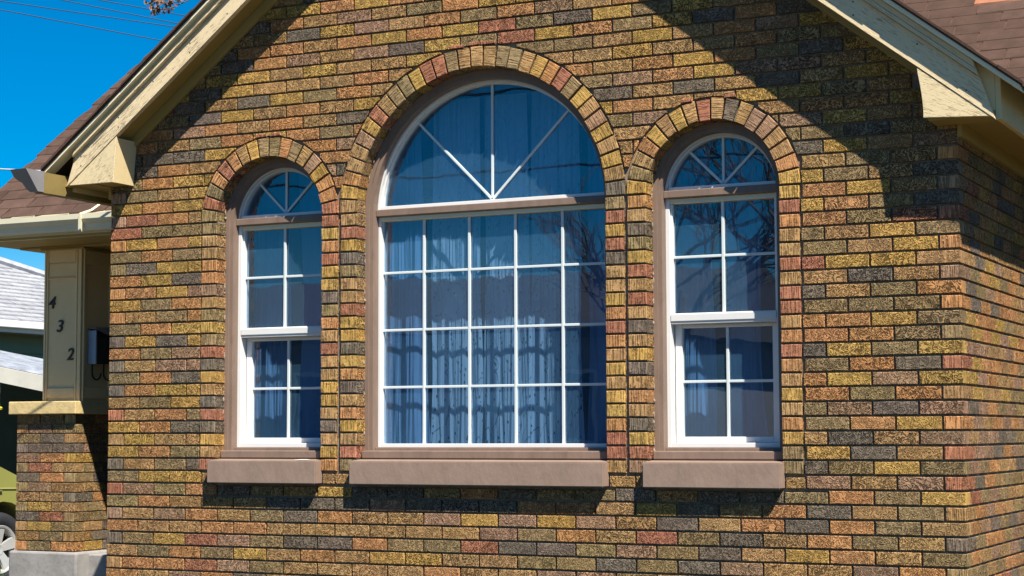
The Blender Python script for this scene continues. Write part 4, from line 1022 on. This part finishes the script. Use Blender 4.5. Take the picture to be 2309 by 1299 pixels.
tree = empty('tree', (-3.2, 12.6, GZ), 'tree behind the house with bronze young leaves on a drooping twig', 'tree')
m = MB(); m.tube([(-3.2, 12.6, GZ), (-3.25, 12.5, 2), (-3.4, 12.3, 4.5), (-3.5, 12.1, 6.5)], .22, 10, 0, .11); m.build('trunk', BARKM, tree)
lv = MB()
def limb(pts, r0, r1, name='branch'):
    m_ = MB(); m_.tube(pts, r0, 6, 0, r1); return m_.build(name, BARKM, tree)
limb([(-3.4, 12.3, 4.5), (-4.0, 11.6, 5.5), (-4.9, 10.5, 6.0), (-5.6, 9.6, 5.85), (-6.13, 9.0, 5.50)], .07, .013)
tw_ = [[(-6.0, 9.15, 5.58), (-6.32, 9.0, 5.42), (-6.45, 9.0, 5.37), (-6.57, 9.0, 5.345)], [(-6.13, 9.0, 5.50), (-6.30, 9.0, 5.47), (-6.48, 9.0, 5.47), (-6.62, 9.0, 5.51)], [(-6.32, 9.0, 5.42), (-6.46, 9.02, 5.40), (-6.58, 9.0, 5.42), (-6.68, 9.0, 5.44)], [(-6.57, 9, 5.345), (-6.60, 9, 5.39), (-6.63, 9, 5.43)], [(-6.45, 9, 5.37), (-6.53, 9, 5.38), (-6.60, 9, 5.41)], [(-6.48, 9.0, 5.47), (-6.6, 9.0, 5.53), (-6.75, 9.0, 5.56)], [(-6.40, 9.0, 5.47), (-6.42, 9.0, 5.55), (-6.5, 9.0, 5.62)]]
for q in tw_: limb(q, .008, .0035, 'twig')
def leaf(c0, sz):
    d = Vector((ru(-1, 1), ru(-.6, .6), ru(-1, .5))).normalized(); s_ = d.cross(Vector((ru(-1, 1), 1, ru(-1, 1)))).normalized() * sz * .35
    c0 = Vector(c0); lv.add([c0, c0 + d * sz * .5 + s_, c0 + d * sz, c0 + d * sz * .5 - s_], [(0, 1, 2, 3)])
for q, cnt_ in ((tw_[2], 26), (tw_[5], 34), (tw_[1], 24), (tw_[3], 10), (tw_[6], 24)):
    for k in range(cnt_):
        i = random.randrange(len(q) - 1); p = Vector(q[i]).lerp(Vector(q[i + 1]), rnd()); leaf(p + Vector((ru(-.04, .04), ru(-.05, .05), ru(-.03, .05))), ru(.04, .085))
for a0 in range(7):
    d = Vector((math.cos(a0 * .9), math.sin(a0 * .9), ru(.5, 1.2))); st = Vector((-3.45, 12.2, 4.6 + .3 * a0)); pts = [st, st + d * .8, st + d * 1.7 + Vector((0, 0, .2))]
    if pts[-1].x < -3.9: continue
    limb(pts, .05, .012)
    for k in range(90): leaf(pts[1].lerp(pts[2], rnd()) + Vector((ru(-.4, .4), ru(-.4, .4), ru(-.3, .3))), ru(.05, .1))
tag(lv.build('leaves', LEAF_M, tree, normals=False), kind='stuff')

# ------------------------------------------------------------------ across the street (seen mirrored in the glass)
oh = empty('house_across_street', (-13, -30, GZ), 'tan single storey house across the street mirrored in the windows', 'house')
TANW = plain('tan_stucco', (.26, .26, .28), .85, .08, 2, .2, 20)
m = MB(); m.box(-24, -7.4, -36, -27, GZ, 2.7); m.build('wall', TANW, oh)
m = MB(); m.add([(x, y, z) for x in (-24.6, -6.8) for y, z in ((-26.4, 2.62), (-31.5, 4.3), (-36.6, 2.62), (-36.6, 2.5), (-26.4, 2.45))], [(0, 5, 6, 1), (1, 6, 7, 2), (2, 7, 8, 3), (3, 8, 9, 4), (4, 9, 5, 0), (0, 1, 2, 3, 4), (9, 8, 7, 6, 5)]); m.build('roof', plain('grey_brown_roof', (.085, .085, .095), .9, .2, 4), oh)
for x0, x1, z0, z1 in ((-21.5, -19.5, .2, 1.8), (-16.6, -14.8, .2, 1.8), (-9.8, -9.0, .2, 1.8)):
    m = MB(); m.box(x0, x1, -27.0, -26.95, z0, z1); wn = m.build('window', WHITE, oh)
    q = MB(); q.box(x0 + .08, x1 - .08, -26.949, -26.93, z0 + .08, z1 - .08); q.build('pane', plain('dark_pane', (.02, .03, .05), .1, .05, 2), wn)
m = MB(); m.box(-13.2, -12.2, -27, -26.93, GZ, 1.1); m.build('door', plain('dark_door', (.08, .05, .04), .5, .1, 3), oh)
def bare_tree(name, base, h, label, seed):
    random.seed(seed); t = empty(name, base, label, 'tree', None); b = Vector(base)
    m_ = MB(); m_.tube([b, b + Vector((.1, .05, h * .2)), b + Vector((.05, .1, h * .38))], .22, 9, 0, .15); m_.build('trunk', BARKM, t)
    br = MB()
    def grow(p, d, ln, r, depth):
        q = p + d * ln * .5 + Vector((ru(-.1, .1), ru(-.1, .1), ru(-.05, .1))) * ln; e = p + d * ln
        br.tube([p, q, e], r, 5 if r > .02 else 4, 0, r * .6)
        if depth == 0: return
        for _ in range(3 if depth > 1 else 4):
            d2 = (d + Vector((ru(-.8, .8), ru(-.8, .8), ru(-.35, .6)))).normalized(); grow(p.lerp(e, ru(.45, 1)), d2, ln * ru(.55, .8), r * .58, depth - 1)
    for k in range(6): a = k * 1.05 + ru(0, .5); grow(b + Vector((.05, .1, h * ru(.28, .38))), Vector((math.cos(a) * .8, math.sin(a) * .8, 1)).normalized(), h * .27, .065, 4)
    br.build('branches', BARKM, t); return t
bare_tree('bare_tree', (-2.2, -22.5, GZ), 9.5, 'bare tree across the street mirrored in the right narrow window', 3)
bare_tree('bare_tree', (-6.5, -24.5, GZ), 8.0, 'bare tree by the tan house mirrored beside the middle window edge', 5)
random.seed(11)
for z, y, lab in ((6.9, -19.9, 'upper street cable mirrored in the fan lights'), (6.35, -19.9, 'middle street cable mirrored in the fan lights'), (5.0, -20.2, 'lower street cable mirrored in the tall panes')):
    m = MB(); m.tube([(-45 + 6 * k, y + .02 * k, z + .5 * ((k - 8) / 8) ** 2) for k in range(17)], .022, 5)
    tag(m.build('overhead_wire', WIREM, None), lab, 'wire', 'overhead wires')
for x in (-45, 51):
    po = empty('utility_pole', (x, -20, GZ), 'wooden utility pole at the %s end of the street cables' % ('west' if x < 0 else 'east'), 'utility pole', 'utility poles')
    m = MB(); m.tube([(x, -20, GZ), (x, -20, 8.2)], .14, 10, 0, .10); m.build('pole', BARKM, po)
    m = MB(); m.box(x - .06, x + .06, -20.9, -19.1, 7.2, 7.34); m.build('crossarm', BARKM, po)
print('objects', len(bpy.data.objects), 'shingles', cnt)
